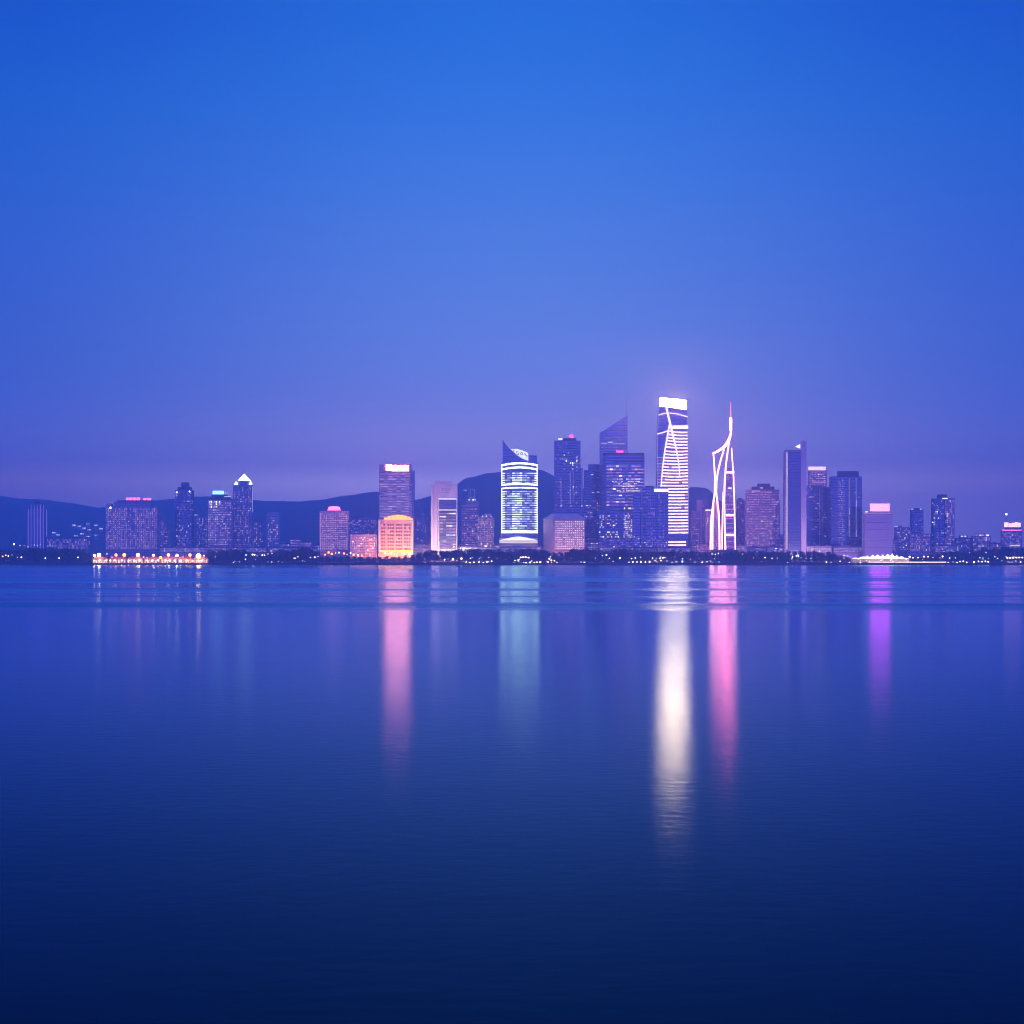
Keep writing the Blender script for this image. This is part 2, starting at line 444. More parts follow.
# thicket under the trees ------------------------------------------
mb = MB(); ru = random.Random(77)
for q in range(26000):
    pxu = ru.uniform(-20, 1044); Yu = SHORE + ru.uniform(15, 60)
    if 91 < pxu < 207: Yu = SHORE + ru.uniform(24, 60)
    if 846 < pxu < 912: continue
    top_ = min(Z(top_at(pxu), Yu) - 4.2, 11.5) * (.62 + .3 * mnoise.noise(Vector((pxu * .09, Yu * .05, 2))))
    if top_ < 1: continue
    p = Vector((X(pxu, Yu), Yu, 3.6 + top_ * ru.random() ** .8)); sz = ru.uniform(.5, 1.15)
    u = Vector((ru.gauss(0,1), ru.gauss(0,.6), ru.gauss(0,1))).normalized(); w = u.orthogonal().normalized()
    mb.face([p + u*sz, p + w*sz*.8, p - u*sz, p - w*sz*.8])
ug = mb.build('undergrowth', LEAF); ug['kind'] = 'stuff'

# ================================================================== TOWERS  (left to right)
STD = [(W_DIM, 5), (W_MAUVE, 3), (W_PINK, 1), (W_COOL, .6)]
PINKY = [(W_DIM, 3), (W_MAUVE, 3), (W_PINK, 4), (W_WARM, .6)]
SPARK = [(W_DIM, 2), (W_MAUVE, 3), (W_COOL, 2), (W_WHITE, 1)]

# 1 slim ribbed tower far left
b = Bld('apartment_tower', 'slim blue tower with pale vertical ribs, first high-rise from the left', 27, 47, 2400)
b.block('wall', 27, 47, 508, mat=G_BLUE, dep=16, y0=1)
b.block('upper_wall', 30.5, 44, 503.5, 508.2, C_GREY, dep=12, y0=3)
b.block('roof_room', 34, 40, 501, 503.7, C_ROOF, dep=8, y0=5)
for q in range(7): b.bar('rib', 27.6 + q * 3.05, 28.8 + q * 3.05, 504.5 if 0 < q < 6 else 509, 549, C_PLAIN, y0=.2, dep=1.0)
for q in range(7): b.bar('rib_light', 28 + q * 3.05, 28.5 + q * 3.05, 505 if 0 < q < 6 else 509.4, 549, W_DIM, y0=0, dep=.2)
# 2 low lit row
b = Bld('terrace_block', 'long low lit block between the slim ribbed tower and the wide slab', 46, 92, 2330)
b.block('wall', 46, 92, 538, mat=C_GREY, dep=14); b.block('roof', 46, 92, 537, 538, C_ROOF, dep=15, y0=-.5)
b.grid(47, 90, 539, 549, 22, 4, STD, .62)
# 3 hillside houses
hs = random.Random(21)
HH = [(54,531.5,'the one highest beside the ribbed tower'),(58,533.5,'second below the highest beside the ribbed tower'),(74,524,'leftmost of the upper cluster'),(79,525,'brightest of the upper cluster'),(84,527,'low in the upper cluster'),(88,522.5,'topmost of the upper cluster'),
      (89,528.5,'under the topmost of the upper cluster'),(96,524,'right end of the upper row'),(101,527.5,'closest to the wide slab'),(76,534.5,'left end of the lower row'),(82,532.5,'middle of the lower row'),(88,535.5,'right of the middle of the lower row'),(96,534,'right end of the lower row')]
for k, (px_, py_, w_) in enumerate(HH):
    Yh = 3040.0
    def slope_height(Y_):              # height of the hillside along this line of sight
        t_ = min(1.0, (Y_ - 3000) / (YR - 3000)); return 2.0 + (Z(ridge(px_), YR) - 2.0) * (1 - (1 - t_) ** 1.7)
    while Yh < YR and slope_height(Yh) * 1.12 < Z(py_, Yh): Yh += 10
    Yh -= 40
    zb = Z(py_ + 2, Yh); e = tag(empty('hillside_house', (X(px_, Yh), Yh, zb)), 'small lit house on the dark hillside, ' + w_, 'house', None)
    MB().box(-5, 5, 0, 8, -14, 5).build('wall', C_MAUVE, e)
    MB().prism([(-5.6, 5), (5.6, 5), (0, 8)], -.5, 8.5).build('roof', C_ROOF, e)
    for wx in (-2.4, 2.4): MB().box(wx - 1.3, wx + 1.3, -.2, .1, .4, 3.4).build('window', emit('hillside_window_light', (.86, .84, 1.0), 1.5, .7), e)
# 4 wide slab
b = Bld('apartment_slab', 'wide mauve apartment slab with a red rooftop sign', 105, 159, 2180)
b.block('wall', 105, 159, 507, mat=C_MAUVE, dep=18, y0=1)
b.block('upper_wall', 106, 113, 503.5, 507.2, C_MAUVE, dep=14, y0=2)
b.block('upper_wall', 114, 151.5, 502, 507.2, C_MAUVE, dep=15, y0=2)
b.block('roof_room', 117, 149, 500.4, 502.2, C_ROOF, dep=10, y0=4)
for q in range(11):
    xq = 106 + q * 4.75
    b.bar('pier', xq, xq + 1.5, 507, 550, C_PLAIN, y0=-.1, dep=1.1)
b.grid(105.5, 157, 508, 549, 22, 17, [(W_DIM, 5), (W_MAUVE, 3), (W_PINK, 2)], lambda u, v: .85 - .4 * (abs(u - .5) < .07), fx=.5, fy=.62)
RED = emit('red_neon', (1.0, .10, .28), 5.0, sample=True)
sg = MB()
for q, (u, v) in enumerate([(126,128.6),(129.2,132),(132.6,136),(136.6,140),(143.4,146.2),(146.9,151)]): sg.box(b.x(u,3), b.x(v,3), 3, 3.6, b.z(500.0), b.z(497.6 + .4 * (q > 3)))
sg.build('rooftop_sign', RED, b.o)
b.line('sign_frame', [(125.5, 500.3), (151.5, 500.3)], .25, C_METAL, y=3.3)
b.ball('corner_light', 110.5, 507.8, 1.1, emit('cool_lamp', (.8,.9,1), 4.0, sample=True), y=0)
# 5 stepped block
b = Bld('stepped_block', 'small stepped apartment block against the right flank of the wide slab', 157, 171, 2400)
b.block('wall', 157, 166.5, 519.5, mat=C_MAUVE, dep=14); b.block('wing', 166.3, 171, 530, mat=C_MAUVE, dep=12, y0=1)
b.block('roof_room', 160, 164, 518, 519.7, C_ROOF, dep=8, y0=3)
b.grid(157.5, 170, 531, 549, 6, 7, STD, .5); b.grid(158, 166, 521, 531, 4, 4, STD, .35)
# 6 dark tower with crown
b = Bld('office_tower', 'dark slim tower with narrow crown and two white corner lamps, right of the wide slab', 175, 194, 2250)
b.block('wall', 175, 194, 490, mat=G_NAVY, dep=16, y0=1); b.block('shoulder', 177.5, 192, 487, 490.2, C_DARK, dep=13, y0=2.5)
b.block('crown', 181, 189.5, 482.5, 487.2, C_DARK, dep=9, y0=4)
for q in range(4): b.bar('crown_fin', 181.2 + q * 2.3, 181.9 + q * 2.3, 481.8, 487, C_METAL, y0=3.4, dep=.6)
for px_, py_ in ((176.7, 492.3), (189.6, 491.5)): b.ball('corner_lamp', px_, py_, .85, emit('cool_lamp', (.8,.9,1), 4.0), y=0)
for q in (178.5, 183.5, 187.5): b.bar('rib', q, q + .8, 491, 550, C_GREY, y0=.2, dep=.8)
b.grid(175.5, 193, 492, 550, 9, 24, STD, .17)
b.grid(176, 189, 525, 545, 7, 9, SPARK, .10, seed=9)
# 7 low block behind
b = Bld('apartment_block', 'low faint block between the dark crowned tower and the cyan-signed tower', 193, 208, 2450)
b.block('wall', 193, 208, 516.5, mat=C_GREY, dep=14); b.block('roof_room', 194, 200, 515, 516.7, C_ROOF, dep=8, y0=3)
b.grid(193.5, 207, 518, 549, 6, 13, STD, .3)
b.bar('roof_lamp', 194, 197.5, 514.6, 515.4, W_COOL, y0=2)
# 8 cyan sign tower
b = Bld('hotel_tower', 'speckled mauve tower with a glowing cyan sign on its roof', 207.5, 233, 2200)
b.block('wall', 207.5, 233, 500, mat=C_MAUVE, dep=18, y0=1)
b.poly('roof_storey', [(208.5,500.2),(232,500.2),(229.5,497.4),(211,497.4)], C_DARK, dep=14, y0=2.5)
b.block('plant_room', 211.5, 227.5, 494.6, 497.5, C_DARK, dep=10, y0=4)
sg = MB()
for q in range(4): sg.box(b.x(212.6 + q*2.9, 3.4), b.x(215.1 + q*2.9, 3.4), 3.4, 3.9, b.z(494.2), b.z(490.6))
sg.build('rooftop_sign', emit('cyan_neon', (.38, .92, 1.0), 2.6, sample=True), b.o)
for q in (225.2, 227.4): b.bar('roof_lamp', q, q + .9, 491.8, 493.8, W_COOL, y0=4)
b.bar('cornice_light', 224, 231, 496.2, 496.9, W_COOL, y0=1.9)
b.grid(208, 231.5, 502, 550, 11, 18, [(W_DIM, 3), (W_MAUVE, 5), (W_PINK, 1.5), (W_COOL, 2)], lambda u, v: .85 - .25 * u, fx=.55, fy=.5)
b.grid(209, 222, 500.5, 508, 6, 3, [(W_WHITE, 1), (W_COOL, 2)], .45, seed=4, y=-.3)
# 9 pyramid tower
b = Bld('apartment_tower', 'taller mauve tower with a white lit pyramid on top, beside the cyan-signed tower', 233, 253, 2240)
b.block('wall', 233, 253, 485, mat=C_MAUVE, dep=16, y0=1)
b.block('upper_wall', 238, 249.5, 480.6, 485.2, C_MAUVE, dep=11, y0=3)
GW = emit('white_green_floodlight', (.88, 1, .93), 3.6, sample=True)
x0, x1 = b.x(237.8, 4), b.x(249.4, 4); zz0, zz1 = b.z(480.4), b.z(473.2); xm = b.x(243.2, 4)
pm = MB()
for tri in (((x0,3),(x1,3)),((x1,3),(x1,3+x1-x0)),((x1,3+x1-x0),(x0,3+x1-x0)),((x0,3+x1-x0),(x0,3))):
    pm.face([(tri[0][0],tri[0][1],zz0),(tri[1][0],tri[1][1],zz0),(xm,3+(x1-x0)/2,zz1)])
pm.face([(x0,3,zz0),(x0,3+x1-x0,zz0),(x1,3+x1-x0,zz0),(x1,3,zz0)])
pm.build('pyramid_roof', GW, b.o)
b.line('spire', [(243.2, 474.5), (243.2, 471.8)], .35, C_METAL, y=10)
for q in (235.8, 250.4): b.poly('corner_light', [(q-1.7,484.8),(q+1.7,484.8),(q+1.3,482),(q-.2,481.4)], GW, dep=2, y0=.5)
for q in (237.4, 243, 248): b.bar('rib', q, q + 1.2, 486, 550, C_PLAIN, y0=.2, dep=.9)
b.line('edge_light', [(252.4, 486.5), (252.4, 512)], .3, W_COOL, y=-.1)
b.grid(233.5, 251, 487, 550, 9, 24, [(W_DIM, 5), (W_MAUVE, 4), (W_PINK, 2), (W_COOL, .7)], .5, fx=.5, fy=.5)
# 10 small blocks
b = Bld('apartment_block', 'short plain mauve block against the right side of the pyramid-topped tower', 251, 263.5, 2380)
b.block('wall', 251, 263.5, 521, mat=C_MAUVE, dep=14); b.block('roof_room', 254, 260, 519.8, 521.2, C_ROOF, dep=8, y0=3)
b.grid(252, 263, 523, 549, 5, 10, PINKY, .3)
b = Bld('apartment_block', 'slim rounded-top pinkish block standing alone left of the pink hotel', 266.5, 279, 2350)
pts = [(266.5,549.5),(266.5,513.6),(268.5,512.4),(272,511.8),(276,512),(279,513.4),(279,549.5)]
b.poly('wall', pts, C_PALE, dep=14)
b.grid(267.5, 278, 515, 549, 5, 13, PINKY, lambda u, v: .55 - .3 * v, fx=.6)

# 12 pink apartment block
b = Bld('hotel_block', 'pink-lit hotel block with a glowing red drum on its roof', 319.5, 349, 2120)
b.block('wall', 319.5, 349, 512, mat=C_PALE, dep=18, y0=1); b.block('parapet', 319.2, 349.3, 511, 512.2, C_PLAIN, dep=18.6, y0=.7)
b.block('roof_room', 326, 341, 509.6, 511.2, C_ROOF, dep=10, y0=3)
mb = MB(); cx_ = b.x(334, 8); rr = (b.x(340) - b.x(328)) / 2
mb.lathe([(rr*.96, b.z(510)), (rr, b.z(509)), (rr, b.z(507.6)), (rr*.9, b.z(506.6)), (rr*.5, b.z(506.1))], cx_, 10, 20)
mb.build('drum_sign', emit('rose_neon', (1.0, .30, .52), 2.6, sample=True), b.o, smooth=False)
b.bar('neon_band', 327, 341, 509.7, 510.4, RED, y0=2.4)
b.grid(320, 347.5, 513, 550, 12, 16, [(W_DIM, 1), (W_MAUVE, 2), (W_PINK, 6)], .9, fx=.62, fy=.5)
for q in (320.2, 347.8): b.line('edge_light', [(q, 513), (q, 550)], .35, W_PINK, y=-.2)
# 13 white speckled low block and block behind
b = Bld('shopping_block', 'low block full of bright white windows between the pink hotel and the orange hotel', 350, 378, 2100)
b.block('wall', 350, 378, 535.4, mat=C_PALE, dep=16); b.block('parapet', 349.8, 378, 534.6, 535.6, C_PLAIN, dep=16.4, y0=-.3)
b.grid(350.5, 377, 536.5, 551, 13, 6, [(W_WHITE, 2), (W_PINK, 3), (W_MAUVE, 2)], .74, fx=.55, fy=.6)
b = Bld('office_block', 'faint blue block rising behind the low white-windowed block', 348, 378, 2420)
b.block('wall', 348, 378, 518, mat=C_GREY, dep=16); b.block('roof_room', 352, 362, 516.4, 518.2, C_ROOF, dep=9, y0=3)
b.grid(349, 377, 520, 537, 14, 8, STD, .4)
for px_, py_ in ((364, 507.4), (364, 514.8)):
    e = tag(empty('hilltop_mast', (X(px_, 3900), 3900, Z(py_ + 3, 3900) - 14)), 'tiny lit mast on the hillside, the %s of the two over the faint blue block' % ('upper' if py_ < 510 else 'lower'), 'mast')
    MB().lathe([(.5, -30), (.35, 22)], n=6).build('pole', C_METAL, e); MB().ball((0,0,23), 2.2).build('lamp', W_COOL, e)

# 14 orange hotel
b = Bld('hotel_block', 'squat orange floodlit hotel with a glowing cap, in front of the striped tower', 378.5, 413.5, 2090)
OW = plain('warm_stone', (.62, .50, .42), .75, scale=.1)
b.block('wall', 378.5, 413.5, 521, mat=OW, dep=16, y0=1); b.block('parapet', 378, 414, 519.8, 521.2, OW, dep=17, y0=.4)
GOLD = emit('golden_roof_light', (1.0, .27, .02), 5.0, sample=True)
for q, (u, v, t0) in enumerate([(384,387.4,517.6),(387.8,391.2,516.2),(391.6,395.2,515.4),(395.6,399.4,514.8),(399.8,403.4,515.0),(403.8,407.2,515.8),(407.6,410,516.8),(410.3,412.6,518.2)]):
    b.bar('roof_light', u, v, t0, 519.7, GOLD, y0=2 + (q % 2) * 1.5, dep=3)
b.block('roof_room', 386, 411, 517.4, 519.9, OW, dep=8, y0=6)
nw = [(380.5 + 1.2, .6)]
for j in range(8):
    zr = 523.8 + j * 3.45
    for g in range(4):
        for k in range(3 if g in (1, 2, 3) else 2):
            xw = (381.2 if g == 0 else 387.6 + (g - 1) * 8.3) + k * 2.35
            if xw > 411: continue
            b.bar('window', xw - .1, xw + 1.65, zr, zr + 1.9, C_WIN if (j * 7 + g * 3 + k) % 17 else W_AMBER, y0=.85, dep=.3)
b.bar('base_light', 379.5, 413, 550.2, 551.6, emit('golden_base_light', (1.0, .27, .01), 6.5, sample=True), y0=.3)
for q in (379, 412.9): b.line('edge_light', [(q, 521.5), (q, 550)], .45, W_WARM, y=.7)
def flood(parent_bld, px_a, px_b, py, dist, col, power, size_y=3.0, name='floodlight'):
    """ground floodlight bank washing a facade: an unseen area lamp without housing"""
    L = D.lights.new(name, 'AREA'); L.shape = 'RECTANGLE'; L.size = abs(X(px_b, parent_bld.Y) - X(px_a, parent_bld.Y)); L.size_y = size_y
    L.color = col; L.energy = power
    o = link(name + '_lamp', L, parent_bld.o, (parent_bld.x((px_a + px_b) / 2), -dist, parent_bld.z(py)))
    o.rotation_euler = (R(90 + 24), 0, 0)
    return o
flood(b, 376, 416, 556, 36, (1.0, .27, .03), 165000)
# 15 striped tower behind it
b = Bld('office_tower', 'mauve tower of horizontal light bands with a white top sign, behind the orange hotel', 379, 414, 2210)
b.block('wall', 379, 412.3, 464.5, mat=C_MAUVE, dep=18, y0=1)
b.block('side_bay', 411.8, 414.2, 470.5, mat=G_BLUE, dep=14, y0=3)
b.strips(379.6, 409.2, 473, 520, 19, [(W_MAUVE, 3), (W_DIM, 3), (W_PINK, .5)], fy=.46, segs=7, p=.96, y=.8, jit=.3)
b.strips(409.4, 412, 474, 520, 19, [(W_DIM, 3), (W_MAUVE, 1)], fy=.4, p=.7, y=.75, seed=3, part='corner_window')
b.bar('sign_backing', 385.6, 409.6, 464.2, 471.6, C_DARK, y0=.4, dep=.5)
SIGNP = emit('pink_white_sign', (1.0, .20, .22), 62, sample=True)
sg = MB(); rnd = random.Random(2); u = 386.0
sg.box(b.x(386), b.x(391.4), -.4, .3, b.z(470.4), b.z(464.6))
u = 391.8
while u < 408.6:
    w = rnd.uniform(1.7, 2.6); sg.box(b.x(u), b.x(min(u + w, 409.2)), -.4, .3, b.z(471.0), b.z(465.3 + rnd.uniform(-.3, .5))); u += w + .22
sg.build('sign', SIGNP, b.o)
# 16 thin mast
b = Bld('light_mast', 'thin pale mast between the striped tower and the white tower', 422, 424, 2300, cat='mast')
b.line('pole', [(423, 549), (423, 530), (423, 514.5)], [.7, .55, .4], C_PLAIN, y=0); b.ball('lamp', 423, 514.2, .5, W_COOL)
b = Bld('office_block', 'dim purple block behind the thin pale mast', 414, 431, 2500)
b.block('wall', 414, 431, 516, mat=C_GREY, dep=15); b.block('roof_room', 418, 425, 514.6, 516.2, C_ROOF, dep=8, y0=3); b.grid(415, 430, 518, 548, 6, 12, PINKY, .2)
# 17 white tower
b = Bld('office_tower', 'pale pinkish-white tower with a big dark window panel, right of the orange hotel', 431, 458, 2120)
b.block('side_wall', 431, 438.2, 484.6, mat=C_PLAIN, dep=16, y0=2)
b.block('wall', 437, 458, 484, mat=C_PLAIN, dep=18, y0=1)
b.block('roof_room', 435, 451.5, 481, 484.8, C_PLAIN, dep=12, y0=1.6)
b.bar('recess', 433.6, 434.6, 488, 549, C_MAUVE, y0=1.7, dep=.4)
b.bar('window_panel', 439.2, 456, 499.6, 549, C_DARK, y0=.5, dep=.6)
b.bar('upper_window', 439.6, 455.6, 500, 503.6, G_NAVY, y0=.2); b.bar('upper_window', 439.6, 455.6, 504.6, 508.6, G_NAVY, y0=.2)
for q in (498.4, 509.4): b.bar('light_band', 438.6, 456.4, q, q + 1.1, W_CREAM, y0=.1)
b.strips(439.6, 455.6, 512, 549, 12, [(W_MAUVE, 2), (W_PINK, 2), (W_WARM, .7)], fy=.42, segs=5, p=.97, y=.1, jit=.2)
mk = MB()
for (u, v, w, h_) in ((442,488.2,2.2,.7),(441.8,489,.7,2),(444.6,488.6,.8,2.2),(446,488.2,2.6,.6),(446,490.2,2.6,.6),(449.2,488.6,.7,2.2),(444,492.4,5,.6)):
    mk.box(b.x(u), b.x(u + w), .7, 1.0, b.z(v + h_), b.z(v))
mk.build('sign_lettering', plain('grey_lettering', (.2,.16,.24), .6), b.o)
for q in (437.6, 457.2): b.line('edge_light', [(q, 486), (q, 549)], .28, W_MAUVE, y=.7)
flood(b, 428, 460, 556, 60, (1.0, .80, .74), 125000)
# 18 stepped crowned tower
b = Bld('office_tower', 'mauve tower with a twin-post rooftop frame and antenna, right of the white tower', 461.5, 478.5, 2260)
b.block('wall', 461.5, 478.5, 505.8, mat=C_MAUVE, dep=16, y0=1)
b.bar('cornice', 461.2, 478.6, 504.8, 506.4, C_PLAIN, y0=.4, dep=1)
b.block('upper_wall', 465.5, 479, 500.6, 506, C_MAUVE, dep=10, y0=3)
for q in (470.2, 474.4): b.line('frame_post', [(q, 501), (q, 488.6)], .75, C_PLAIN, y=6)
b.bar('frame_beam', 468.6, 475.6, 488.8, 490.2, C_PLAIN, y0=5, dep=1.6)
b.bar('frame_beam', 469.6, 475, 497, 498, C_PLAIN, y0=5, dep=1.6)
b.bar('frame_light', 463.5, 467, 489.7, 490.5, W_COOL, y0=5); b.line('antenna', [(468.6, 500), (468.6, 483)], [.45, .2], C_PLAIN, y=6)
for q in (469, 473, 475.2): b.ball('roof_lamp', q, 499.8, .7, W_WHITE, y=2.4)
b.grid(462, 478, 508, 548, 8, 16, PINKY, lambda u, v: .25 + .4 * (1 - v), fx=.5)
b = Bld('apartment_tower', 'pink-speckled block stepped up to the right of the twin-post tower', 477.5, 494.5, 2190)
b.block('wall', 477.5, 494.5, 517, mat=C_MAUVE, dep=15, y0=1); b.block('upper_wall', 484, 492, 514, 517.2, C_MAUVE, dep=10, y0=3)
b.block('roof_room', 486, 490, 512.6, 514.2, C_ROOF, dep=6, y0=5)
for q in (482.5, 486.4, 491): b.ball('roof_lamp', q, 516.2, .65, W_WARM, y=.5)
b.grid(478, 494, 518, 549, 9, 13, [(W_DIM, 2), (W_MAUVE, 2), (W_PINK, 4), (W_WARM, 1)], .72, fx=.55)
# 19 sail-topped tower
b = Bld('office_tower', 'teal-white striped tower with a curved sail top and a lit roof sign', 501.5, 538, 2110)
NSEG = 12
def bow(px_):                       # convex front: the middle stands forward
    u = (px_ - 519.5) / 18.5
    return -9.0 * (1 - u * u)
fp = [(b.x(501 + 37 * k / NSEG), bow(501 + 37 * k / NSEG)) for k in range(NSEG + 1)]
back = [(b.x(538), 16), (b.x(501), 16)]
MB().plan(fp + back, -.2, b.z(463)).build('wall', G_BLUE, b.o)
def bow_band(part, a, c, z0, z1, mats, mi_fn, off=.5, n=12, arch=0.0):
    mb = MB()
    for k in range(n):
        u0, u1 = a + (c - a) * k / n, a + (c - a) * (k + 1) / n
        p0, p1 = (b.x(u0), bow(u0) - off), (b.x(u1), bow(u1) - off)
        q1, q0 = (b.x(u1), bow(u1) - off + .4), (b.x(u0), bow(u0) - off + .4)
        lift = arch * (1 - (2 * (k + .5) / n - 1) ** 2)
        mb.plan([p0, p1, q1, q0], b.z(z1 - lift), b.z(z0 - lift), mi_fn(k / (n - 1), k))
    return mb.build(part, mats, b.o)
rs = random.Random(8)
TE = [W_DIM, W_TEAL, W_TEALB, emit('window_light_pale_blue', (.46, .54, .95), 1.0, .5)]
for j in range(26):
    zt = 473.0 + j * 2.28
    if 483 < zt < 489.6: continue
    def pick(u, k):
        c = abs(u - .42)
        if u < .06 or u > .94: return 2
        if c < .12: return rs.choices([1, 2], [1.2, 2.2])[0]
        return rs.choices([0, 1, 3], [2, 2.2, 3])[0]
    bow_band('window_band', 502.2, 537, zt, zt + 1.15, TE, pick, n=14)
BRIGHT = emit('teal_white_band_light', (.90, 1.0, .66), 4.0, sample=True)
for (z0, z1, nm) in ((464.6, 466.4, 'crown_band'), (468.8, 470.5, 'crown_band'), (484.2, 485.8, 'middle_band'), (488, 489.2, 'middle_band'), (530.8, 533.2, 'base_band')):
    bow_band(nm, 501.2, 537.8, z0, z1, [BRIGHT], lambda u, k: 0, off=.9, n=18, arch={'crown_band': 1.8, 'middle_band': .6}.get(nm, 0))
for q, nm in ((501.7, 'edge_light'), (537.2, 'edge_light')):
    for (za, zb_) in ((466, 468), (470.5, 484), (489.4, 530.6)):
        b.bar(nm, q - .55, q + .55, za, zb_, emit('edge_strip', (.94, 1.0, .74), 2.0), y0=-1.8, dep=.8)
MB().prism([(b.x(u, 2), b.z(v, 2)) for u, v in ((502.6,463.2),(502.6,438.6),(505.4,443),(509,447.4),(513,451.6),(517,455.4),(522,458.8),(527,461),(530.5,462),(530.5,463.2))], 2, 10).build('sail', G_BLUE, b.o)
b.poly('roof_block', [(529,463.2),(529,455),(537,455.6),(537,463.2)], G_BLUE, dep=10, y0=4)
b.line('sail_edge_light', [(503,439.2),(505.6,443),(509,447.2),(512.4,450.4)], .55, W_COOL, y=1.6)
b.poly('roof_sign', [(510.6,449.2),(513.5,451.6),(517.4,455.2),(522,458.2),(528.2,460.8),(528.2,452.8),(523,450.6),(517,448.8)], emit('white_sign_panel', (.95,1,.92), 1.5, sample=True), dep=.8, y0=.7)
mk = MB()
def arc(cx, cy, r, a0, a1, w=.55, n=8):
    for k in range(n):
        t0, t1 = R(a0 + (a1 - a0) * k / n), R(a0 + (a1 - a0) * (k + 1) / n)
        pts_ = [(cx + (r - w/2) * math.cos(t0), cy - (r - w/2) * math.sin(t0)), (cx + (r + w/2) * math.cos(t0), cy - (r + w/2) * math.sin(t0)),
                (cx + (r + w/2) * math.cos(t1), cy - (r + w/2) * math.sin(t1)), (cx + (r - w/2) * math.cos(t1), cy - (r - w/2) * math.sin(t1))]
        mk.prism([(b.x(u), b.z(v)) for u, v in pts_], .4, .7)
arc(517.4, 452.0, .9, 30, 270); arc(518.0, 453.8, .9, -160, 80); arc(521.6, 453.6, 1.2, 0, 360); arc(524.8, 454.4, .8, -90, 200); arc(526.2, 456.2, .9, -120, 120)
mk.box(b.x(513.2), b.x(514), .4, .7, b.z(451.4), b.z(450.2))
mk.build('sign_lettering', C_MARK, b.o)
b.block('podium', 499, 538, 538, mat=C_MAUVE, dep=20, y0=-12)
MB().lathe([(b.x(528) - b.x(508), b.z(540.6)), (b.x(526) - b.x(510), b.z(539.4)), (b.x(522) - b.x(514), b.z(537.6)), (1, b.z(536.4))], b.x(518.5), -6, 24).build('entrance_canopy', emit('canopy_light', (1, .98, .86), 1.8, sample=True), b.o)
b.bar('podium_light', 499.5, 537.5, 541.4, 542.8, W_CREAM, y0=-12.6)
b.bar('podium_light', 499.5, 537.5, 546, 546.8, W_PINK, y0=-12.6)
# 20 hip-roof hotel
b = Bld('hotel_block', 'broad pink-beige hotel with a flat-topped hip roof and a fine window grid', 543.5, 585.5, 2095)
xc_, xl, xr = b.x(553), b.x(543.5, 12), b.x(585.2)
foot = [(xc_, 0), (xr, 1.5), (xr, 26), (xl, 26), (xl, 11)]
MB().plan(foot, -.2, b.z(519.4)).build('wall', C_CREAM, b.o)
MB().plan([(xc_ - .3, -.8), (xr + .6, .8), (xr + .6, 26.6), (xl - .7, 26.6), (xl - .7, 10.6)], b.z(519.4), b.z(518.4)).build('cornice', C_CREAM, b.o)
rf = MB()
lo = [(xc_, 0), (xr, 1.5), (xr, 26), (xl, 26), (xl, 11)]; hi = [(b.x(556), 7), (b.x(577), 8), (b.x(577), 20), (b.x(551.5, 14), 20), (b.x(551.5, 14), 12)]
zl, zh = b.z(518.4) + .01, b.z(513.6, 10)
for k in range(5):
    j = (k + 1) % 5; rf.face([(*lo[k], zl), (*lo[j], zl), (*hi[j], zh), (*hi[k], zh)])
rf.face([(*p, zh) for p in hi]); rf.build('roof', plain('pink_roof_tiles', (.78, .48, .46), .7), b.o)
b.grid(555, 584.4, 520.6, 549.6, 12, 11, [(emit('hotel_window_light', (1.0, .62, .78), 1.7, .3), 6), (W_MAUVE, 1)], .96, fx=.5, fy=.45, y=-.1)
b.bar('base_band', 554, 585, 550, 551, W_PINK, y0=-1.0)
flood(b, 540, 588, 556, 38, (1.0, .36, .44), 20000)
# 21 dark tower with red beacon
b = Bld('office_tower', 'dark blue tower with red roof beacon and thin light lines, right of the sail-topped tower', 554, 581, 2230)
b.block('wall', 554, 580.5, 440.6, mat=G_NAVY, dep=18, y0=1); b.block('roof_room', 562, 576, 438, 440.8, C_DARK, dep=10, y0=4)
b.block('side_bay', 580, 582.8, 468, mat=G_BLUE, dep=12, y0=3)
b.bar('roof_lamp', 558, 562.6, 438.4, 439.6, W_WHITE, y0=2)
b.ball('beacon', 571.5, 436.3, 2.2, emit('red_beacon', (1, .12, .42), 2.6, sample=True), y=6)
for q, za, zb_ in ((561, 477, 505), (570.2, 471, 504), (573.2, 471, 502), (582, 470, 506)): b.line('light_line', [(q, za), (q, zb_)], .38, W_MAUVE, y=.2)
b.grid(559, 580, 452, 470, 8, 8, [(W_COOL, 2), (W_WHITE, 1), (W_MAUVE, 2)], .2); b.grid(568, 577, 486, 495, 5, 4, SPARK, .4)
b.grid(555, 580, 442, 520, 10, 30, [(W_DIM, 1)], .10, seed=5)
for q in (561, 571, 582): b.ball('line_lamp', q, 506, .7, W_COOL, y=0)
# 22 darker stepped block
b = Bld('office_block', 'dark stepped block squeezed between the red-beacon tower and the slanted-top tower', 583, 601, 2330)
b.block('wall', 583.5, 588.4, 470, mat=G_NAVY, dep=12, y0=2); b.block('upper_wall', 588, 601, 464.2, mat=G_NAVY, dep=14, y0=1)
for u, v in ((591, 474), (592, 492), (597, 491.6), (590, 512), (586, 505)): b.bar('window', u, u + 2.2, v, v + 1, W_COOL, y0=.6)
b.grid(584, 600, 500, 540, 7, 16, STD, .2)
